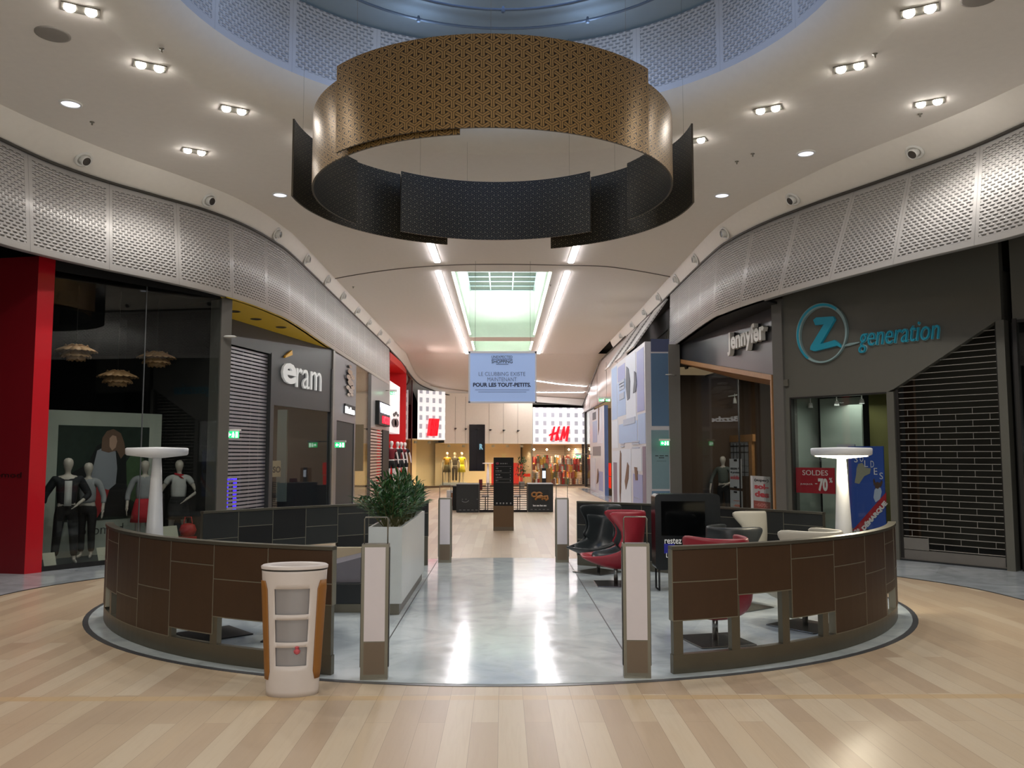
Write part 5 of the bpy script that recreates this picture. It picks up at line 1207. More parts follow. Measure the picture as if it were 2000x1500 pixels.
WHR.ppoly(b, [(1094, 860), (1101, 832.5), (1104, 832.5), (1103.5, 849), (1109, 832), (1113, 832), (1108.5, 862), (1105, 862), (1108, 843), (1103, 857), (1101, 857), (1101, 845), (1097.5, 860)], 0.1, 0.25)
obj('letters', b, mat('hm_red', '#e0102a'), t)
# cream panelled wall above the window
b = B(); zc = 2.55; WF.box(b, 0, WF.L, zc, 5.5, -0.1, 0.0); struct('wall_far', b, M_CRW)
b = B()
for px in (889, 909, 955, 983, 1011): a = WF.hit(px, 820)[0]; WF.box(b, a, a+0.015, zc, 5.3, 0.0, 0.01)
struct('trim_30', b, mat('panel_joint', '#9b9080', 0.6))
for k, px in enumerate((889, 909, 933, 957, 983, 1011)):
    a, z = WF.hit(px, 837+k*0.9); b = B(); b.tube([WF.p(a, z, 0.02), WF.p(a-0.05, z, 0.5)], 0.02, 6); b.lathe([(0.05, -0.05), (0.06, 0.03), (0.001, 0.05)], WF.p(a, z, 0.06), 10)
    setp(obj('bracket_spot', b, M_DARK), 'thin dark bracket arm on the cream far wall, %s from the left' % ('first', 'second', 'third', 'fourth', 'fifth', 'sixth')[k], 'bracket', 'bracket arms on the far wall')
t = thing('black_display', 'tall black hanging screen pair with a pale blue emblem on the far cream wall', 'screen', tuple(WF.p(*WF.hit(932, 920))))
b = B(); WF.pbox(b, 917, 829, 931, 920, 0.02, 0.1); obj('left_screen', b, mat('gloss_black', '#151514', 0.12), t)
b = B(); WF.pbox(b, 931.6, 829, 947, 920, 0.02, 0.1); obj('right_screen', b, mat('gloss_black', '#151514'), t)
b = B(); WF.ptext(b, 'R', 936.5, 867, 943.5, 878, 0.1, 0.12, bold=0.05); obj('emblem', b, mat('emblem_blue', '#7fb4c8', 0.4, emit='#8fc8dc', es=0.3), t)
# display window along the far wall
for n_, (w, s0, s1, z1) in enumerate(((WHL, 0, WHL.L, 2.75), (WF, 0, WF.L, 2.55))):
    interior(w, s0 - (3.5 if n_ == 0 else 0), s1 + (1.6 if n_ == 0 else 0), z1, 2.2, 10+n_, M_WARM, mat('warm_floor', '#d8c6a4', 0.4), side=False)
    light('window_light', 'AREA', w.p((s0+s1)/2, z1-0.1, -0.9), (55, 130)[n_], (1.0, 0.84, 0.56), None, s1-s0-0.6, None, shape='RECTANGLE', size_y=0.6) if False else None
    for k in range(2 if n_ == 0 else 6):
        a = (s1-s0)*(k+0.5)/(2 if n_ == 0 else 6); q = w.p(a, z1-0.14, -0.7)
        tt = thing('window_spotlight', 'small warm spotlight at the top of the far display window', 'spotlight', tuple(q), 0, 'far window spotlights')
        b = B(); b.lathe([(0.09, 0.08), (0.10, -0.06), (0.085, -0.06), (0.07, 0.0), (0.001, 0.0)], q, 14); obj('housing', b, M_WHITE, tt)
        b = B(); b.lathe([(0.08, -0.05), (0.001, -0.045)], q, 14); obj('lamp', b, mat('warm_lamp', '#fff', emit='#ffe6b0', es=25.0) if False else mat('warm_lamp', '#ffffff', emit='#ffe6b0', es=20.0), tt)
        light('lamp_light', 'SPOT', q + Vector((0, 0, -0.08)), 95, (1.0, 0.80, 0.50), tt, 0.1, None, spot_size=2.4, spot_blend=0.8)
    b = B(); w.box(b, s0, s1, 0.03, z1, -0.012, 0.0); setp(obj('shop_window', b, GLASS), 'long lit display window at the far end, %s section' % ('left', 'middle')[n_], 'window')
    b = B(); w.box(b, s0, s1, 0.004, 0.12, -0.05, 0.03); struct('trim_%d' % (31+n_), b, mat('bronze_sill', '#6d5b48', 0.4, 0.4))
WFi = WF.off(-1.0)
for px, wear, lab in ((873, dict(tee=mat('mustard_cloth', '#b98a28', 0.8), skirt=mat('olive_cloth', '#5d5230', 0.8)), 'far window mannequin in a mustard top and dark skirt'), (888, dict(tee=mat('check_cloth', '#5a4c3c', 0.8), trousers=mat('check_cloth', '#5a4c3c')), 'far window mannequin in dark checked clothes'), (901.5, dict(tee=mat('yellow_cloth', '#e0c81c', 0.8), skirt=mat('yellow_cloth', '#e0c81c')), 'far window mannequin in a bright yellow dress')):
    p = WFi.p(WFi.hit(px, 940)[0], 0.25); mannequin(tuple(p), 0.1, lab, wear, 0, 1.02, False, 'far window mannequins', mskin=mat('mannequin_cream', '#e2d2b8', 0.5))
    b = B(); b.box(p.x-0.3, p.x+0.3, p.y-0.25, p.y+0.25, 0.03, 0.26); setp(obj('plinth', b, M_WHITE), 'low white plinth under a far window mannequin', 'plinth', 'far window plinths')
for k, (x0, x1) in enumerate(((857, 868), (871, 889))):
    b = B(); w = WF.off(-0.8); a0, z1 = w.hit(x0+8, 903); a1, _ = w.hit(x1+8, 903)
    b.tube([w.p(a0, 0.03, 0), w.p(a0, z1, 0), w.p(a1, z1, 0), w.p(a1, 0.03, 0)], 0.02, 6); setp(obj('display_rack', b, M_DARK), 'thin dark display rack in the far window, %s' % ('left', 'right')[k], 'rack')
b = B(); w = WF.off(-0.4)
t = thing('sale_poster', 'tall red sale banner in the far window left of the totem', 'poster', tuple(w.p(*w.hit(960, 960)))); b = B(); w.pbox(b, 960, 904, 964, 955, -0.02, 0.0); obj('banner', b, mat('poster_red_lit', '#c42a1e'), t)
t = thing('sale_poster', 'wide red sale banner in the far window right of the totem', 'poster', tuple(w.p(*w.hit(1012, 960)))); b = B(); w.pbox(b, 1003, 904, 1021, 952, -0.02, 0.0); obj('banner', b, mat('poster_red_lit', '#c42a1e'), t)
b = B(); w.ptext(b, 'SOLDES', 1013.5, 929, 1016.5, 949, 0.0, 0.01) if False else w.pbox(b, 1014, 906, 1015.5, 926, 0.0, 0.01); w.pbox(b, 1014, 931, 1015.5, 950, 0.0, 0.01); obj('print_column', b, mat('poster_yellow', '#e8b070', 0.5, emit='#ffb060', es=0.3), t)
b = B(); w.pbox(b, 1022, 925, 1037, 931, -0.02, 0.0); w.pbox(b, 1003, 927, 1022, 928.5, 0.0, 0.01); setp(obj('sale_strip', b, mat('poster_red_lit', '#c42a1e')), 'red sale strip across the far window', 'poster')
# small tree + high table by the window
p = at_y(1019, 950, 47.5); shrubt = Vector((p.x, p.y, 0.0))
b = B(); rnd = random.Random(5)
t = thing('potted_plant', 'slim green plant before the far red banner', 'plant', tuple(shrubt))
for i in range(260):
    c = shrubt + Vector((rnd.gauss(0, .16), rnd.gauss(0, .16), 0.6+rnd.random()*1.1)); d = Vector((rnd.uniform(-1, 1), rnd.uniform(-1, 1), rnd.uniform(-.3, 1))).normalized(); s_ = d.cross(Vector((0, 0, 1))).normalized()*0.03
    b.poly([c, c+d*0.1+s_, c+d*0.22, c+d*0.1-s_])
obj('foliage', b, M_LEAF, t, recalc=False)
b = B(); b.lathe([(0.14, 0.0), (0.18, 0.4), (0.16, 0.4), (0.02, 0.38)], shrubt, 16); b.tube([shrubt+Vector((0, 0, .35)), shrubt+Vector((0, 0, 1.3))], 0.015, 5); obj('pot', b, mat('pot_grey', '#8b8378', 0.6), t)
p = at_y(953, 905, 44.0); b = B(); b.lathe([(0.001, 0.03), (0.28, 0.02), (0.28, -0.02), (0.001, -0.03)], p, 24); t = thing('floor_lamp', 'white mushroom floor lamp far away behind the kiosk', 'lamp', (p.x, p.y, 0)); obj('shade', b, mat('far_lamp', '#f4f0ec', 0.4), t)
b = B(); b.tube([(p.x, p.y, 0.0), (p.x, p.y, p.z)], [0.12, 0.04], 12); obj('stem', b, mat('far_lamp', '#f4f0ec'), t)
# lit store behind a see-through shutter
interior(WHR, 0, WHR.L, zb, 5.0, 12, mat('store_grey', '#b5a898', 0.6), mat('warm_floor', '#d8c6a4'), side=True)
for k in range(3): light('store_light', 'AREA', WHR.p(0.7+k*1.1, zb-0.2, -2.5), 60, (1.0, 0.86, 0.62), None, 0.8, None)
rnd = random.Random(9); b = B(); cols = ['#c83c3c', '#e9d9c0', '#d77a6a', '#f3ede2', '#9c6a5a', '#e0b24c', '#7d8d72']
ms = [mat('garment_%s' % c_, '#'+h.strip('#'), 0.8) for c_, h in zip(('red', 'ivory', 'salmon', 'white', 'brown', 'yellow', 'green'), cols)]
bs = [B() for _ in ms]
for i in range(340):
    k = rnd.randrange(len(ms)); a = rnd.uniform(0.1, WHR.L-0.2); z = rnd.choice((0.35, 0.75, 1.2, 1.65))*rnd.uniform(0.9, 1.1); d = -rnd.choice((0.9, 1.5, 2.2, 3.2)); WHR.box(bs[k], a, a+rnd.uniform(0.05, 0.16), z-0.3, z+0.08, d-0.2, d)
root = None
bm = bmesh.new(); meall = B()
t = thing('garment_stock', 'racks crowded with red, ivory and brown garments in the lit far store', 'clothes', tuple(WHR.p(1.5, 0.03, -2))); t['kind'] = 'stuff'
for k, m_ in enumerate(ms): obj('garments', bs[k], m_, t)
t = thing('rolling_grille', 'see-through rolling grille of the lit far store', 'shutter', tuple(WHR.p(1.7, 0)))
b = B(); z = 0.1
while z < zb-0.05: WHR.box(b, 0.0, WHR.L, z, z+0.012, -0.03, -0.015); z += 0.11
obj('bars', b, mat('grille_metal', '#8d7b6d', 0.35, 0.6), t)
b = B(); WHR.box(b, 0, WHR.L, 0.0, 0.1, -0.05, 0.0); obj('bottom_rail', b, mat('grille_metal', '#8d7b6d'), t)
for px in (1043, 1068, 1111, 1124):
    a, z = WHR.off(-0.8).hit(px, 878); q = WHR.p(a, z, -0.8); b = B(); b.lathe([(0.001, 0.07), (0.07, 0.0), (0.001, -0.07)], q, 10); setp(obj('store_lamp', b, mat('warm_lamp', '#ffffff')), 'small bright ceiling lamp inside the lit far store', 'lamp', 'lamps in the far store')

# ================================================================ RIGHT CORRIDOR
WR = Wall((4.93, 52.0), (4.93, 24.6))
SR = lambda px, py=850: WR.hit(px, py)[0]
g0, g1 = 0.1, 52.0-45.9
pane(WR, g0, g1, 0.05, 4.42, 'shop_window', 'tall glass shopfront at the far end of the right corridor', -0.02)
interior(WR, g0, g1, 4.42, 2.0, 13, mat('cool_grey_interior', '#a39d99', 0.7)); 
for k, px in enumerate((1137.5, 1143)):
    a = 52.0 - 4.93/((px-982)/1650); b = B(); WR.box(b, a, a+0.25, 0.004, 4.42, -0.05, 0.05); setp(obj('shopfront_post', b, M_DARK), 'thin dark shopfront post at the far right, %s of two' % ('farther', 'nearer')[k], 'post')
light('display_light', 'AREA', WR.p(3.0, 4.2, -1.0), 45, (1, 0.92, 0.85), None, 1.5)
# recessed shop with red posters between the hoardings
interior(WR, g1+0.05, WR.L-0.1, 4.42, 2.0, 14, mat('warm_interior2', '#b5a48e', 0.7, emit='#ffd9a8', es=0.15))
# hoardings
PUR, BLU, SKYB, PALE, LAV = [mat('print_'+n_, c_, 0.45) for n_, c_ in (('purple', '#6a6f98'), ('blue', '#5b7fa6'), ('sky', '#9db4d8'), ('pale', '#c9cfdd'), ('lavender', '#8f97c4'))]
INKG = mat('print_ink_grey', '#5f6470', 0.6); BRN = mat('print_brown', '#6b4d3c', 0.6); MAUVE = mat('print_mauve', '#7d6f84', 0.5)
WH = Wall((4.0, 31.1), (4.0, 23.6)); HT = 5.08
t = thing('hoarding', 'tall printed construction hoarding with pale blue and purple panels, near right', 'hoarding', (4.45, 27.3, 0.004))
b = B(); b.box(4.0, 4.9, 23.6, 31.1, 0.004, HT); obj('board', b, mat('hoarding_white', '#c4c4cc', 0.4), t)
def hp(w, m_, pts, nm='printed_panel', d=0.004): b = B(); (w.pbox(b, *pts, 0.0, d) if not isinstance(pts[0], tuple) else w.ppoly(b, pts, 0.0, d)); obj(nm, b, m_, t)
HZ = lambda px, u: (px, None, u)
_hc = [0]
def hpoly(w, m_, px0, px1, u0, u1, nm='printed_panel', d0=0.0, d=0.004, H=HT):
    _hc[0] += 1; d = 0.004 + 0.0006*(_hc[0] % 20)
    a0 = w.hit(px0, 850)[0]; a1 = w.hit(px1, 850)[0]; b = B(); w.box(b, a0, a1, H*u0, H*u1, d0, d); obj(nm, b, m_, t)
for m_, x0, x1, u0, u1 in ((SKYB, 1196, 1206, .62, .985), (LAV, 1208, 1222, .865, .965), (SKYB, 1207, 1223, .63, .86), (PALE, 1224, 1243, .5, .985), (LAV, 1245.5, 1259.5, .62, .975), (PALE, 1196, 1207, .42, .61), (SKYB, 1209, 1245, .45, .575), (SKYB, 1246.5, 1261, .435, .605), (PALE, 1196, 1212, .02, .40), (PALE, 1213, 1232, .02, .41), (LAV, 1236, 1254, .02, .26), (MAUVE, 1255, 1261, .02, .42), (MAUVE, 1198, 1205, .02, .32), (PALE, 1234, 1253, .28, .41)): hpoly(WH, m_, x0, x1, u0, u1)
for pts in ([(1223, 716), (1227, 720), (1230, 745), (1229, 778), (1225, 782), (1222, 755)], [(1238, 725), (1241, 728), (1243, 750), (1241, 765), (1236, 768), (1238, 745)]):
    b = B(); WH.ppoly(b, pts, 0.004, 0.022); obj('shoe_picture', b, INKG, t)
for pts in ([(1225, 903), (1228, 910), (1227, 935), (1222, 956), (1220, 940)], [(1211, 880), (1213, 885), (1213, 940), (1211, 985), (1209.5, 960), (1210, 900)]):
    b = B(); WH.ppoly(b, pts, 0.004, 0.022); obj('tool_picture', b, BRN, t)
b = B(); WH.ppoly(b, [(1238.5, 912), (1244, 913), (1245, 938), (1241, 938)], 0.004, 0.022); obj('cone_picture', b, BRN, t)
b = B()
for y in (745, 751, 757, 770, 776): WH.pbox(b, 1209, y, 1219, y+1.5, 0.008, 0.020)
WH.pbox(b, 1217, 820, 1240, 826, 0.008, 0.020); WH.pbox(b, 1212, 866, 1219, 868, 0.008, 0.020); WH.pbox(b, 1212, 871, 1219, 873, 0.008, 0.020)
for y in (862, 866, 874): WH.pbox(b, 1234, y, 1248, y+1.6, 0.008, 0.020)
WH.ptext(b, 'LIVE', 1238, 970, 1249, 976, 0.008, 0.020, bold=0.02); WH.ptext(b, 'ICI', 1238, 978, 1249, 984, 0.008, 0.020, bold=0.02) if False else None
obj('small_print', b, mat('print_pale_grey', '#a9b0c4', 0.6), t)
# end face of the hoarding
WHE = Wall((4.0, 23.6), (4.66, 23.6))
for m_, x0, y0, x1, y1 in ((mat('end_navy', '#3f4a6c', 0.45), 1271, 662, 1307, 687), (mat('end_blue', '#4f6f90', 0.45), 1271, 690, 1307, 832), (mat('end_teal', '#74919c', 0.45), 1272, 840, 1308, 955), (mat('end_blue2', '#6483a0', 0.45), 1273, 959, 1309, 990)):
    b = B(); WHE.pbox(b, x0, y0, x1, y1, 0.0, 0.006); obj('end_panel', b, m_, t)
b = B(); WHE.ptext(b, 'ON ARRIVE POUR', 1280, 888, 1306, 891.5, 0.006, 0.009, bold=0.02) if False else None
for j in range(12):
    if j != 3 and j != 8: WHE.pbox(b, 1280+j*2.1, 889, 1281.5+j*2.1, 891.3, 0.006, 0.009)
for j in range(5): WHE.pbox(b, 1287+j*2.1, 893, 1288.6+j*2.1, 895, 0.006, 0.009)
for j in range(9): WHE.pbox(b, 1283+j*2.1, 900, 1284.2+j*2.1, 900.8, 0.006, 0.009)
obj('small_print', b, mat('ink_black', '#1c2226', 0.6), t)
b = B(); b.box(4.66, 4.98, 23.58, 23.75, 0.004, 5.0); setp(obj('shopfront_pillar', b, M_COLG), 'grey edge post between the blue hoarding end and the wood-framed shop', 'pillar')
q = WHE.p(*WHE.hit(1303, 733), 0.25); b = B(); b.lathe([(0.001, 0.01), (0.09, 0.005), (0.10, -0.008), (0.001, -0.02)], q, 18, sy=0.7); b.tube([q, q+Vector((0.25, 0.22, 0.0))], 0.01, 6); setp(obj('wall_spot_disc', b, M_WHITE), 'small white disc lamp on the blue hoarding end', 'lamp')
# far hoarding
WH2 = Wall((4.72, 45.8), (4.72, 39.3)); H2 = 4.2
t = thing('hoarding', 'smaller printed hoarding with grey caption panel, farther down the right side', 'hoarding', (4.8, 42.5, 0.004))
b = B(); b.box(4.72, 4.9, 39.3, 45.8, 0.004, H2); obj('board', b, mat('hoarding_white', '#c4c4cc'), t)
for m_, x0, x1, u0, u1 in ((INKG, 1158, 1164, .88, .97), (SKYB, 1158, 1166, .6, .86), (PALE, 1167, 1176, .58, .97), (mat('caption_grey', '#77737c', 0.5), 1158, 1173, .44, .55), (PALE, 1154, 1162, .02, .41), (LAV, 1169, 1177, .04, .26), (MAUVE, 1154, 1157, .05, .32)): hpoly(WH2, m_, x0, x1, u0, u1, H=H2)
for pts in ([(1168, 792), (1170, 800), (1170, 838), (1168, 850)], [(1167, 915), (1169, 925), (1168, 940), (1165, 945)]):
    b = B(); WH2.ppoly(b, pts, 0.004, 0.022); obj('tool_picture', b, BRN, t)
b = B(); Wall((4.72, 39.3), (4.9, 39.3)).box(b, 0, 0.18, 0.004, H2, 0.0, 0.01); obj('end_panel', b, mat('end_slate_blue', '#5b74a6', 0.5), t)
w = WR.off(-0.05)
for k, (y0, y1) in enumerate(((904, 930), (930, 954))):
    b = B(); w.pbox(b, 1185.5, y0, 1193, y1, -0.02, 0.0); setp(obj('red_poster', b, mat('poster_red_lit', '#c42a1e')), 'narrow red poster between the two hoardings, %s of two' % ('upper', 'lower')[k], 'poster')
# void above hoarding and the unhinged perforated panels
b = B(); b.box(5.35, 5.4, 24.4, 33.6, 4.4, 6.7); b.box(4.98, 5.4, 33.5, 33.6, 4.4, 6.7); b.box(5.0, 5.4, 24.3, 33.6, 6.62, 6.7); struct('wall_void', b, M_BLACK)
for k, (y0, y1) in enumerate(((25.2, 27.4), (28.0, 30.2), (31.0, 33.2))):
    b = B(); b.sweep([[Vector((3.92, y0-0.1, 5.12)), Vector((4.98, y0, 6.6))], [Vector((4.02, y1-0.1, 5.2)), Vector((4.98, y1, 6.6))]], smooth=False)
    o = obj('hinged_panel', b, M_PERF); solid(o, 0.05, 0); setp(o, 'perforated white panel swung open above the hoarding, %s of three' % ('nearest', 'middle', 'farthest')[k], 'panel', 'unhinged perforated panels')
b = B()
for P in (((4.85, 24.8, 5.09), (5.3, 26.0, 6.5)), ((4.3, 24.8, 5.09), (5.3, 26.2, 5.9)), ((4.9, 25.5, 5.2), (5.25, 25.5, 6.3))): b.tube(P, 0.018, 5)
setp(obj('steel_strut', b, M_GREY), 'thin steel struts in the dark gap above the hoarding', 'strut')

# ================================================================ WOOD-FRAMED SHOP (black fascia)
WJ = Wall((4.98, 24.3), (5.72, 17.45)); JL = WJ.L
sJ = lambda px, py=850, d=0.0: WJ.off(d).hit(px, py)[0]
zL = WJ.hit(1320, 698)[1]; zR = WJ.hit(1513, 732)[1]; a0, a1 = sJ(1319), sJ(1514); fwid = 0.11
b = B(); M_FAS = mat('black_fascia', '#37383b', 0.3)
WJ.poly(b, [(-0.1, zL-0.0), (a0, zL), (a1, zR), (JL, zR), (JL, 5.0), (-0.1, 5.0)], -0.15, 0.0); struct('wall_wood_shop', b, M_FAS)
b = B(); WJ.box(b, -0.1, a0, 0.004, zL, -0.15, 0.0); WJ.box(b, a1, JL, 0.004, zR, -0.15, 0.0); struct('wall_wood_shop_pier', b, M_BLACK)
b = B(); pr = [p for p in crv(BR, 5.0) if 16.6 <= p.y <= 24.4]
b.prism([p + Vector((0.02, 0, 0)) for p in pr] + [WJ.p(-0.1, 5.0, -0.1), WJ.p(JL+0.1, 5.0, -0.1)], (0, 0, 0.05)); struct('ceiling_soffit_black', b, M_BLACK)
M_OAK = mat('oak_frame', '#a87a4c', 0.45, noise=0.08)
t = thing('oak_portal', 'slanted oak portal around the glass of the black-fascia shop', 'frame', tuple(WJ.p((a0+a1)/2, 0.0)))
def inner(u, d): return (u, d)
b = B(); WJ.poly(b, [(a0, zL), (a1, zR), (a1, zR-fwid), (a0, zL-fwid)], -0.1, 0.05); obj('head', b, M_OAK, t)
b = B(); WJ.box(b, a0, a0+fwid*1.6, 0.004, zL-fwid, -0.1, 0.05); obj('left_jamb', b, M_OAK, t)
b = B(); WJ.box(b, a1-fwid*0.7, a1, 0.004, zR-fwid, -0.1, 0.05); obj('right_jamb', b, M_OAK, t)
dm, dr = -0.85, -0.55; am, zm = WJ.off(dm).hit(1441, 740); ar, zr_ = WJ.off(dr).hit(1508, 752)
b = B(); b.poly([WJ.p(a0, zL-fwid, 0), WJ.p(a1, zR-fwid, 0), WJ.p(ar, zr_, dr), WJ.p(am, zm, dm)]); o = obj('sloping_soffit', b, mat('oak_soffit', '#8d6138', 0.5, noise=0.08), t); solid(o, 0.02, 0)
P0, P1, P2 = WJ.p(a0+0.18, 0, -0.02), WJ.p(am, 0, dm), WJ.p(ar, 0, dr)
for k, (A_, B_, z0_, z1_) in enumerate(((P0, P1, zL-0.15, zm), (P1, P2, zm, zr_))):
    b = B(); u = Vector((0, 0, 1)); n_ = (B_-A_).cross(u).normalized()*0.012
    b.prism([A_+u*0.03, B_+u*0.03, B_+u*z1_, A_+u*z0_], n_); setp(obj('shop_window', b, GLASS), 'angled glass pane inside the oak frame, %s' % ('left one', 'right one')[k], 'window')
b = B(); b.tube([P1+Vector((0, 0, 0.03)), P1+Vector((0, 0, zm))], 0.02, 6); struct('trim_40', b, M_BLACK)
b = B(); WJ.box(b, 0.0, JL, 0, 4.2, -3.05, -3.0); struct('wall_wood_shop_inside', b, mat('brown_interior', '#4d3a2a', 0.7))
b = B(); WJ.box(b, -0.1, 0.0, 0, 4.2, -3, -0.1); struct('wall_wood_shop_left', b, mat('brown_interior', '#4d3a2a'))
b = B(); WJ.box(b, JL-0.4, JL-0.35, 0, 4.2, -3, -0.2); WJ.box(b, 0, JL, 4.15, 4.2, -3, -0.9); struct('wall_wood_shop_sides', b, mat('grey_interior', '#2f2f30', 0.8))
b = B(); WJ.box(b, 0.0, JL-0.4, 0.004, 0.03, -3, -0.1); struct('floor_shop_20', b, M_NIGHTF)
light('display_light', 'AREA', WJ.p(JL*0.45, 4.05, -1.6), 60, (1.0, 0.9, 0.78), None, 1.2)
t = thing('shop_sign', 'white Jennyfer lettering on black fascia', 'sign', tuple(WJ.p(sJ(1460), 4.3)))
b = B(); w = WJ.off(0.14); qa = w.hit(1420, 660)[0]; qb = w.hit(1492, 660)[0]; z0_, z1_ = w.hit(1456, 685)[1], w.hit(1456, 637)[1]
WJ.text(b, 'Jennyfer', qa, qb, z0_, z1_, 0.04, 0.14, bold=0.035); obj('letters', b, mat('sign_cream', '#c9c5bd', 0.4), t)
b = B(); WJ.text(b, 'Jennyfer', qa+0.0, qb+0.0, z0_-0.0, z1_-0.0, 0.0, 0.04, bold=0.05); obj('letter_backs', b, M_BLACK, t)
# interior things
w = WJ.off(-1.6)
t = thing('track_light', 'white ceiling track with four spotlights in the oak-framed shop', 'track light', tuple(w.p(*w.hit(1407, 775))))
b = B(); pA, pB = w.p(*w.hit(1366, 784)), w.p(*w.hit(1441, 771)); b.tube([pA, pB], 0.02, 6); obj('track', b, M_WHITE, t)
for px, py in ((1371, 788), (1395, 785), (1421, 780), (1435, 777)):
    a, z = w.hit(px, py); q = w.p(a, z); b = B(); b.tube([q+Vector((0, 0, 0.12)), q], 0.015, 6); b.lathe([(0.03, 0.0), (0.045, -0.05), (0.06, -0.16), (0.001, -0.15)], q, 14); obj('spotlight', b, M_WHITE, t)
b = B(); q = w.off(-0.9).hit(1385, 750); 
t = thing('display_rack', 'large wooden frame with white grid rack in the oak-framed shop', 'rack', tuple(w.p(w.hit(1440, 900)[0], 0.03)))
b = B(); w.pbox(b, 1405, 852, 1470, 862, -0.08, 0); w.pbox(b, 1462, 862, 1471, 1000, -0.08, 0); w.pbox(b, 1405, 862, 1412, 1000, -0.08, 0); obj('wood_frame', b, M_OAK, t)
b = B(); w.pbox(b, 1413, 864, 1461, 930, -0.05, -0.03); obj('white_board', b, mat('board_white', '#a5a8ac', 0.6), t)
b = B()
for x in range(1418, 1460, 7): w.pbox(b, x, 866, x+0.8, 930, -0.03, -0.02)
for y in (871, 883, 898, 909, 921): w.pbox(b, 1413, y, 1461, y+1.0, -0.03, -0.02)
obj('grid', b, M_BLACK, t)
for px, y1, lab, wr in ((1387, 897, 'blond mannequin in dark denim behind the oak-framed glass, left one', dict(shirt=mat('denim_dark', '#3c4a5a', 0.8), trousers=mat('denim_dark', '#3c4a5a'))), (1413, 885, 'mannequin in a grey top and black trousers behind the oak-framed glass, right one', dict(shirt=mat('grey_green_cloth', '#4b524c', 0.8), trousers=MT))):
    ww = WJ.off(-1.2); a = ww.hit(px, 950)[0]; p = ww.p(a, 0.06); mannequin(tuple(p), math.atan2(WJ.n.y, WJ.n.x)+PI/2+0.9, lab, wr, 1, 1.02, True, 'mannequins in the oak-framed shop')
def notice(w, x0, y0, x1, y1, lab, lines, sheet='#b4b4b4', foot=None, stand=False, nm='sale_notice'):
    t = thing(nm, lab, 'poster', tuple(w.p(*w.hit((x0+x1)/2, y1))))
    b = B(); w.pbox(b, x0, y0, x1, y1, -0.02, 0.0); obj('sheet', b, mat('sheet_'+nm+sheet.strip('#'), sheet, 0.6), t)
    for tx, q, m_, bo in lines: b = B(); w.ptext(b, tx, *q, 0.001, 0.006, bold=bo); obj('lettering', b, m_, t)
    if foot: b = B(); w.pbox(b, *foot[0], 0.0, 0.004); obj('foot_panel', b, foot[1], t)
    return t
IK, IR = mat('ink_dark', '#1b1b1d', 0.6), mat('ink_red', '#a3202c', 0.6)
w = WJ.off(-0.95)
notice(w, 1424.5, 896, 1448.5, 954, 'white clipped sale notice, upper one, by the glass joint', [('encore +', (1426.5, 912, 1443.5, 918), IK, 0.01), ('de produits', (1426.5, 920, 1444.5, 926), IK, 0.01), ('soldés', (1426.5, 928, 1445, 937), mat('ink_pink', '#c8505a', 0.6), 0.03)], '#b9b9bc')
notice(w, 1426, 957, 1450, 1003, 'white clipped sale notice, lower one, by the glass joint', [('jusqu\'à', (1433, 976, 1444, 980), mat('ink_orange', '#d8664a', 0.6), 0.0), ('-60%', (1433, 984, 1446, 991), mat('ink_orange', '#d8664a'), 0.03)], '#b9b9bc')
for k, y in enumerate((897, 950, 959)): b = B(); w.pbox(b, 1433, y, 1438, y+4, 0.0, 0.02); setp(obj('bulldog_clip', b, M_BLACK), 'black clip on the white sale notices, %s of three' % ('top', 'middle', 'lowest')[k], 'clip')
w = WJ.off(-0.62)
t = notice(w, 1466, 929, 1505, 1003, 'grey sale board reading (super) sol-des beside the right oak jamb', [('(super)', (1473, 934.5, 1501, 943), IK, 0.02), ('sol-', (1473, 944, 1501, 957), IR, 0.04), ('des', (1474, 958, 1502, 973), IR, 0.04)], '#a5a3a1', ((1472, 977, 1505, 1003), mat('foot_red', '#8a3a2e', 0.5)), nm='sale_board')
b = B(); w.ptext(b, '-60%', 1475, 981, 1500, 992, 0.004, 0.008, bold=0.02); obj('lettering', b, mat('ink_pale_red', '#b07068', 0.6), t)
b = B(); w.pbox(b, 1465.5, 929, 1471.5, 1003, 0.001, 0.006); obj('white_edge', b, mat('edge_white', '#c4c4c4', 0.5), t)

# ================================================================ TEAL-SIGN SHOP
WPc = Wall((5.66, 17.32), (5.76, 17.16)); b = B(); WPc.box(b, -0.05, WPc.L+0.02, 0.004, 5.1, -0.35, 0.06)
setp(obj('shopfront_pillar', b, M_COLG), 'grey pillar between the oak-framed shop and the teal-sign shop', 'pillar')
WZ = Wall((5.76, 17.15), (8.33, 13.92)); ZL = WZ.L
hz = lambda px, py, d=0.0: WZ.off(d).hit(px, py)
M_ZF = mat('taupe_grey_facade', '#5c5b54', 0.35)
sw0, sw1 = hz(1545, 850)[0], hz(1734, 850)[0]; ss0, ss1 = hz(1750, 900)[0], hz(1954, 800)[0]
zw = hz(1640, 771)[1]; zsA = hz(1748, 760)[1]; zsB = hz(1950, 626)[1]; sE_ = ZL + 0.02
b = B(); WZ.poly(b, [(0, zw), (sw1, zw), (sw1+0.02, zw), (ss0, zsA), (ss1, zsB), (sE_, zsB), (sE_, 5.6), (0, 5.6)], -0.15, 0.0); struct('wall_teal_shop', b, M_ZF)
b = B(); WZ.box(b, 0, sw0, 0.004, zw, -0.15, 0.0); WZ.box(b, sw1, ss0, 0.004, zw, -0.15, 0.0); WZ.box(b, ss1, ss1+0.13, 0.004, zsB, -0.15, 0.04); struct('wall_teal_shop_pier', b, M_ZF)
b = B(); WZ.box(b, sw0, sw0+0.03, 0.004, zw, -0.1, 0.02); WZ.box(b, sw0, sw1, zw-0.03, zw, -0.1, 0.02); struct('trim_41', b, M_DARK)
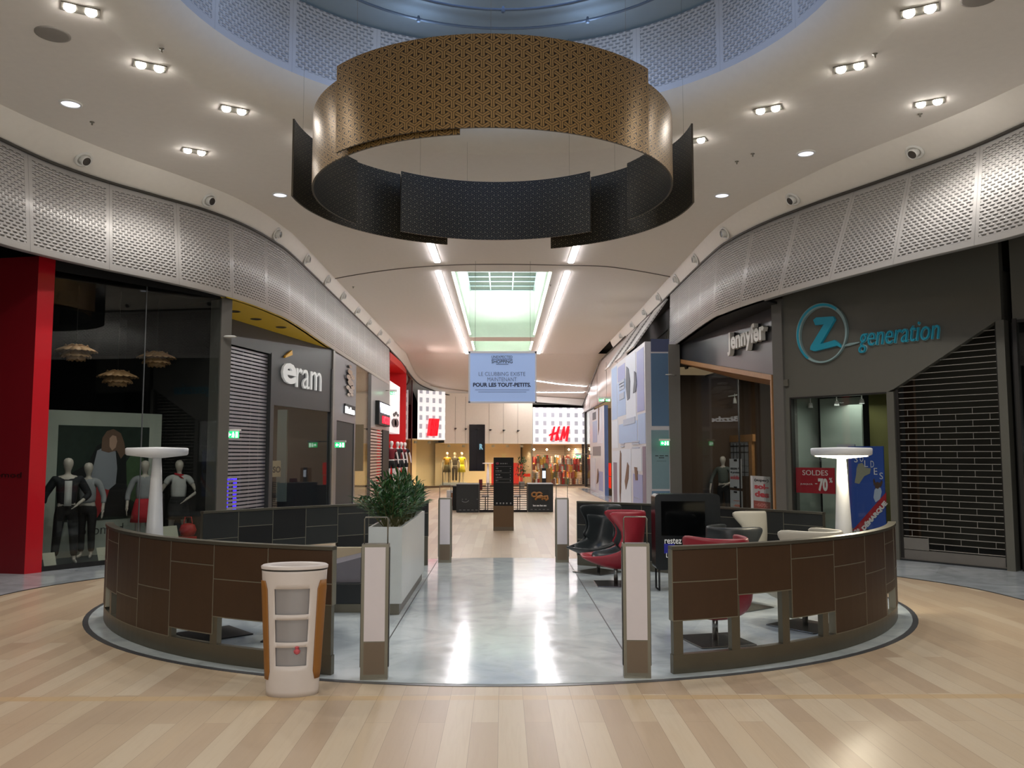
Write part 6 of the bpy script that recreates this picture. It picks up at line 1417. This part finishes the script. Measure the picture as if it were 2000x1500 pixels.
pane(WZ, sw0+0.03, sw1, 0.05, zw-0.03, 'shop_window', 'shop window with sale posters behind the glowing floor lamp', -0.04)
M_ZI = mat('pale_green_interior', '#98a297', 0.8)
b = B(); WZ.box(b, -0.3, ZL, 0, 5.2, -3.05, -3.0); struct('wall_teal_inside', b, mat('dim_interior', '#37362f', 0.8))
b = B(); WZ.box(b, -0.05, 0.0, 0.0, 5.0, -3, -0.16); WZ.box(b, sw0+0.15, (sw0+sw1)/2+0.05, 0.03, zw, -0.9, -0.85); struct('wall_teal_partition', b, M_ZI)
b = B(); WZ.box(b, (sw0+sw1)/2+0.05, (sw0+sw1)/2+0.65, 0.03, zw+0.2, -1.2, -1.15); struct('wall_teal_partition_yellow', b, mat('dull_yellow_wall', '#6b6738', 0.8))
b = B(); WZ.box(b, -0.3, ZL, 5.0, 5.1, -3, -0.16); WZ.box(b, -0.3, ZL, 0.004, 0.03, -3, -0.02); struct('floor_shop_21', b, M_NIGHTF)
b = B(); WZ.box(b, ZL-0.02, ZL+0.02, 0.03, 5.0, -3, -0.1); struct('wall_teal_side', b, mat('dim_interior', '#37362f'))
light('display_light', 'AREA', WZ.p((sw0+sw1)/2, zw-0.15, -0.5), 9, (0.95, 1.0, 0.92), None, 0.8)
light('display_light', 'AREA', WZ.p((ss0+ss1)/2, 4.3, -1.5), 6, (1.0, 0.95, 0.85), None, 1.0)
w = WZ.off(-0.5)
for k, (px, py) in enumerate(((1583, 787), (1634, 783), (1683, 779))):
    a, z = w.hit(px, py); q = w.p(a, z); b = B(); b.tube([q+Vector((0, 0, 0.16)), q], 0.012, 6); b.lathe([(0.03, 0.0), (0.04, -0.03), (0.05, -0.1), (0.001, -0.09)], q, 14); setp(obj('ceiling_spotlight', b, M_WHITE), 'white spotlight at the top of the sale window, %s of three' % ('left', 'middle', 'right')[k], 'spotlight', 'spotlights in the sale window')
# trapezoid grille
t = thing('rolling_grille', 'wide lowered see-through grille with slanted top at the right', 'shutter', tuple(WZ.p((ss0+ss1)/2, 0.0)))
bars = B(); links = B(); z = 0.22; k = 0
def sx_at(z):
    if z <= zsA: return ss0
    return ss0 + (ss1-ss0)*(z-zsA)/(zsB-zsA)
while z < zsB-0.05:
    a = sx_at(z); WZ.box(bars, a, ss1, z, z+0.011, -0.10, -0.075)
    if z < 2.7:
        x = ss0 + 0.2 + (0.28 if k % 2 else 0.0)
        while x < ss1: 
            if x > a: WZ.box(links, x, x+0.007, z, z+0.108, -0.092, -0.083)
            x += 0.56
    z += 0.108; k += 1
obj('bars', bars, mat('grille_silver', '#b5b1aa', 0.3, 0.6), t); obj('links', links, mat('grille_silver', '#b5b1aa'), t)
b = B(); WZ.box(b, ss0, ss1, 0.008, 0.20, -0.12, -0.06); obj('bottom_rail', b, mat('rail_grey', '#77736e', 0.4, 0.4), t)
b = B(); WZ.box(b, ss0, ss0+0.06, 0.05, zsA, -0.14, -0.05); WZ.box(b, ss1-0.05, ss1, 0.05, zsB, -0.14, -0.05); obj('guide_rail', b, M_DARK, t)
w = WZ.off(-0.05); b = B(); a0_, z1_ = w.hit(1765, 1049); a1_, z0_ = w.hit(1815, 1084); w.box(b, a0_, a1_, 0.21, z1_, -0.005, 0.0); setp(obj('frosted_plate', b, mat('frosted_plate', '#6a6762', 0.5)), 'grey plate at the lower left of the slanted grille', 'plate')
# sale posters
w = WZ.off(-0.08)
t = notice(w, 1554, 913, 1631, 965, 'red SOLDES -70% poster in the window left of the glowing lamp', [('SOLDES', (1567, 918, 1617, 929), mat('ink_white', '#d9d4d4', 0.6), 0.0), ("JUSQU'À", (1563, 943, 1587, 948), mat('ink_white', '#d9d4d4'), 0.0), ('-', (1592, 944, 1596, 945.5), mat('ink_white', '#d9d4d4'), 0.02), ('70', (1597.5, 934, 1617, 960), mat('ink_white', '#d9d4d4'), 0.05), ('%', (1619, 933, 1626, 943), mat('ink_white', '#d9d4d4'), 0.02)], '#a01c2c', nm='red_sale_poster')
t = notice(w, 1656, 872, 1731, 1036, 'tall blue SOLDES poster of a child jumping, right of the glowing lamp', [], '#2c4c9e', nm='blue_sale_poster')
WI = mat('ink_white', '#d9d4d4')
for ch, x, y in (('S', 1668, 890), ('O', 1679, 889), ('L', 1688, 899), ('D', 1700, 900), ('E', 1706.5, 914), ('S', 1717.5, 923)):
    b = B(); w.ptext(b, ch, x, y, x+7, y+13, 0.001, 0.005, bold=-0.005); obj('lettering', b, WI, t)
b = B(); w.ppoly(b, [(1673, 915), (1676, 906), (1684, 904), (1690, 913), (1701, 915), (1699, 925), (1688, 930), (1678, 945), (1669, 943), (1672, 928)], 0.001, 0.005); obj('cloth_picture', b, mat('art_stone', '#8f8c7c', 0.7), t)
b = B(); w.ppoly(b, [(1708, 957), (1712, 952), (1720, 953), (1722, 960), (1719, 975), (1710, 981), (1706, 972)], 0.001, 0.005); obj('child_shirt', b, mat('art_white', '#aab4c8', 0.7), t)
b = B(); w.ppoly(b, [(1709, 944), (1713, 941), (1718, 943), (1719, 950), (1715, 955), (1709, 953)], 0.001, 0.006); w.ppoly(b, [(1707, 950), (1705, 938), (1707, 934), (1710, 943)], 0.001, 0.005); w.ppoly(b, [(1720, 952), (1724, 942), (1722, 937), (1718, 944)], 0.001, 0.005); obj('child_head', b, mat('art_brown', '#4d3329', 0.7), t)
b = B(); w.ppoly(b, [(1664, 1037), (1731, 961), (1731, 983), (1684, 1037)], 0.005, 0.008); obj('red_band', b, mat('band_red', '#a5202c', 0.5), t)
aC, zC = w.hit(1708, 1009); a1_, z1_ = w.hit(1682, 1032); a2_, z2_ = w.hit(1731, 974); rt_ = math.atan2(z2_-z1_, a2_-a1_); ln_ = math.hypot(z2_-z1_, a2_-a1_)
b = B(); w.text(b, 'DÉMARQUE', aC-ln_/2*0.92+0.0, aC+ln_/2*0.92, zC-0.045, zC+0.075, 0.008, 0.012, bold=0.06, rot=rt_); obj('lettering', b, WI, t)
b = B(); aa_, za_ = w.hit(1676, 1037); w.text(b, '2e', aa_-0.07, aa_+0.03, za_-0.03, za_+0.05, 0.008, 0.012, bold=0.03, rot=rt_); obj('lettering', b, WI, t)
b = B(); WZ.pbox(b, 1634, 868, 1669, 880, -0.55, -0.5); setp(obj('white_card', b, mat('card_white', '#9ea0a8', 0.6)), 'pale card behind the glowing lamp disc inside the sale window', 'card')
# teal sign
TEAL = mat('sign_teal', '#1d8298', 0.35, emit='#1d9cb8', es=0.06); TEALR = mat('sign_teal_rim', '#8aa3a4', 0.35)
t = thing('shop_sign', 'teal circled Z and generation lettering on the taupe facade', 'sign', tuple(WZ.p(*hz(1690, 700))))
cz, zz = hz(1608, 652); rx = (hz(1656, 652)[0]-hz(1562, 652)[0])/2; rz_ = (hz(1608, 596)[1]-hz(1608, 707)[1])/2
def ringp(k, n=72, f=1.0, g=1.0): return [WZ.p(cz+rx*f*math.cos(2*PI*i/n), zz+rz_*g*math.sin(2*PI*i/n), k) for i in range(n+1)]
b = B(); n = 72
rows = []
for i in range(n+1):
    a = 2*PI*i/n; wd = 0.06 + 0.035*math.cos(a-2.2); c_, s_ = math.cos(a), math.sin(a)
    rows.append([WZ.p(cz+(rx+o_)*c_, zz+(rz_+o_)*s_, d_) for o_, d_ in ((-wd/2, 0.0), (-wd/2, 0.07), (wd/2, 0.07), (wd/2, 0.0))])
b.sweep(rows, smooth=False); obj('circle', b, TEALR, t)
b = B(); rows = []
for i in range(10, 48):
    a = 2*PI*i/n; wd = 0.035; c_, s_ = math.cos(a), math.sin(a); rows.append([WZ.p(cz+(rx+o_)*c_, zz+(rz_+o_)*s_, 0.075) for o_ in (-wd/2, wd/2+0.01)])
b.sweep(rows, smooth=False); obj('circle_inlay', b, TEAL, t)
b = B(); WZ.ppoly(b, [(1588, 625), (1594, 620), (1627, 618), (1630, 624), (1602, 672), (1630, 664), (1640, 672), (1645, 680), (1634, 675), (1590, 686), (1582, 683), (1583, 676), (1609, 633), (1592, 635)], 0.0, 0.07); obj('letter', b, TEAL, t)
qa, qb = hz(1679, 665, 0.05)[0], hz(1834, 640, 0.05)[0]; zt_, zb_ = hz(1700, 650, 0.05)[1], hz(1700, 691, 0.05)[1]
b = B(); WZ.text(b, 'generation', qa, qb, zb_+0.03, zt_+0.10, 0.02, 0.07, bold=-0.008, shear=0.15); obj('letters', b, TEAL, t)
b = B(); WZ.text(b, 'generation', qa, qb, zb_+0.03, zt_+0.10, 0.0, 0.02, bold=0.012, shear=0.15); obj('letter_rim', b, TEALR, t)
b = B(); b.tube([WZ.p(*hz(1640, 678), 0.03), WZ.p(*hz(1662, 673), 0.03), WZ.p(*hz(1680, 669), 0.03)], [0.012, 0.03, 0.012], 8); obj('tail', b, TEALR, t)
a, z = hz(1537, 748); b = B(); WZ.box(b, a-0.05, a+0.05, z-0.07, z+0.07, 0.0, 0.05); setp(obj('junction_box', b, M_GREY), 'small grey box on the pillar beside the taupe facade', 'box')
# next shop at the right edge
WN = Wall((8.45, 13.78), (10.2, 11.8)); 
b = B(); WN.box(b, 0, WN.L, zsB-0.02, 5.6, -0.15, 0.0); struct('wall_edge_shop', b, M_ZF)
b = B(); WN.box(b, 0.0, 0.06, 0.004, zsB, -0.1, 0.04); WN.box(b, 0.06, WN.L, zsB-0.07, zsB-0.02, -0.1, 0.02); struct('trim_42', b, M_DARK)
pane(WN, 0.06, WN.L, 0.05, zsB-0.07, 'shop_window', 'dark shop window at the right edge', -0.02, GLASS)
interior(WN, 0.0, WN.L, zsB-0.05, 2.0, 22)
b = B(); w = WN.off(-0.15); a0_, z1_ = w.hit(1998, 932); a1_, z0_ = w.hit(2040, 975); w.box(b, a0_, a1_, z0_, z1_, -0.02, 0.0); setp(obj('red_poster', b, mat('poster_red_dark', '#8c1a24', 0.5)), 'red poster just showing at the right edge window', 'poster')
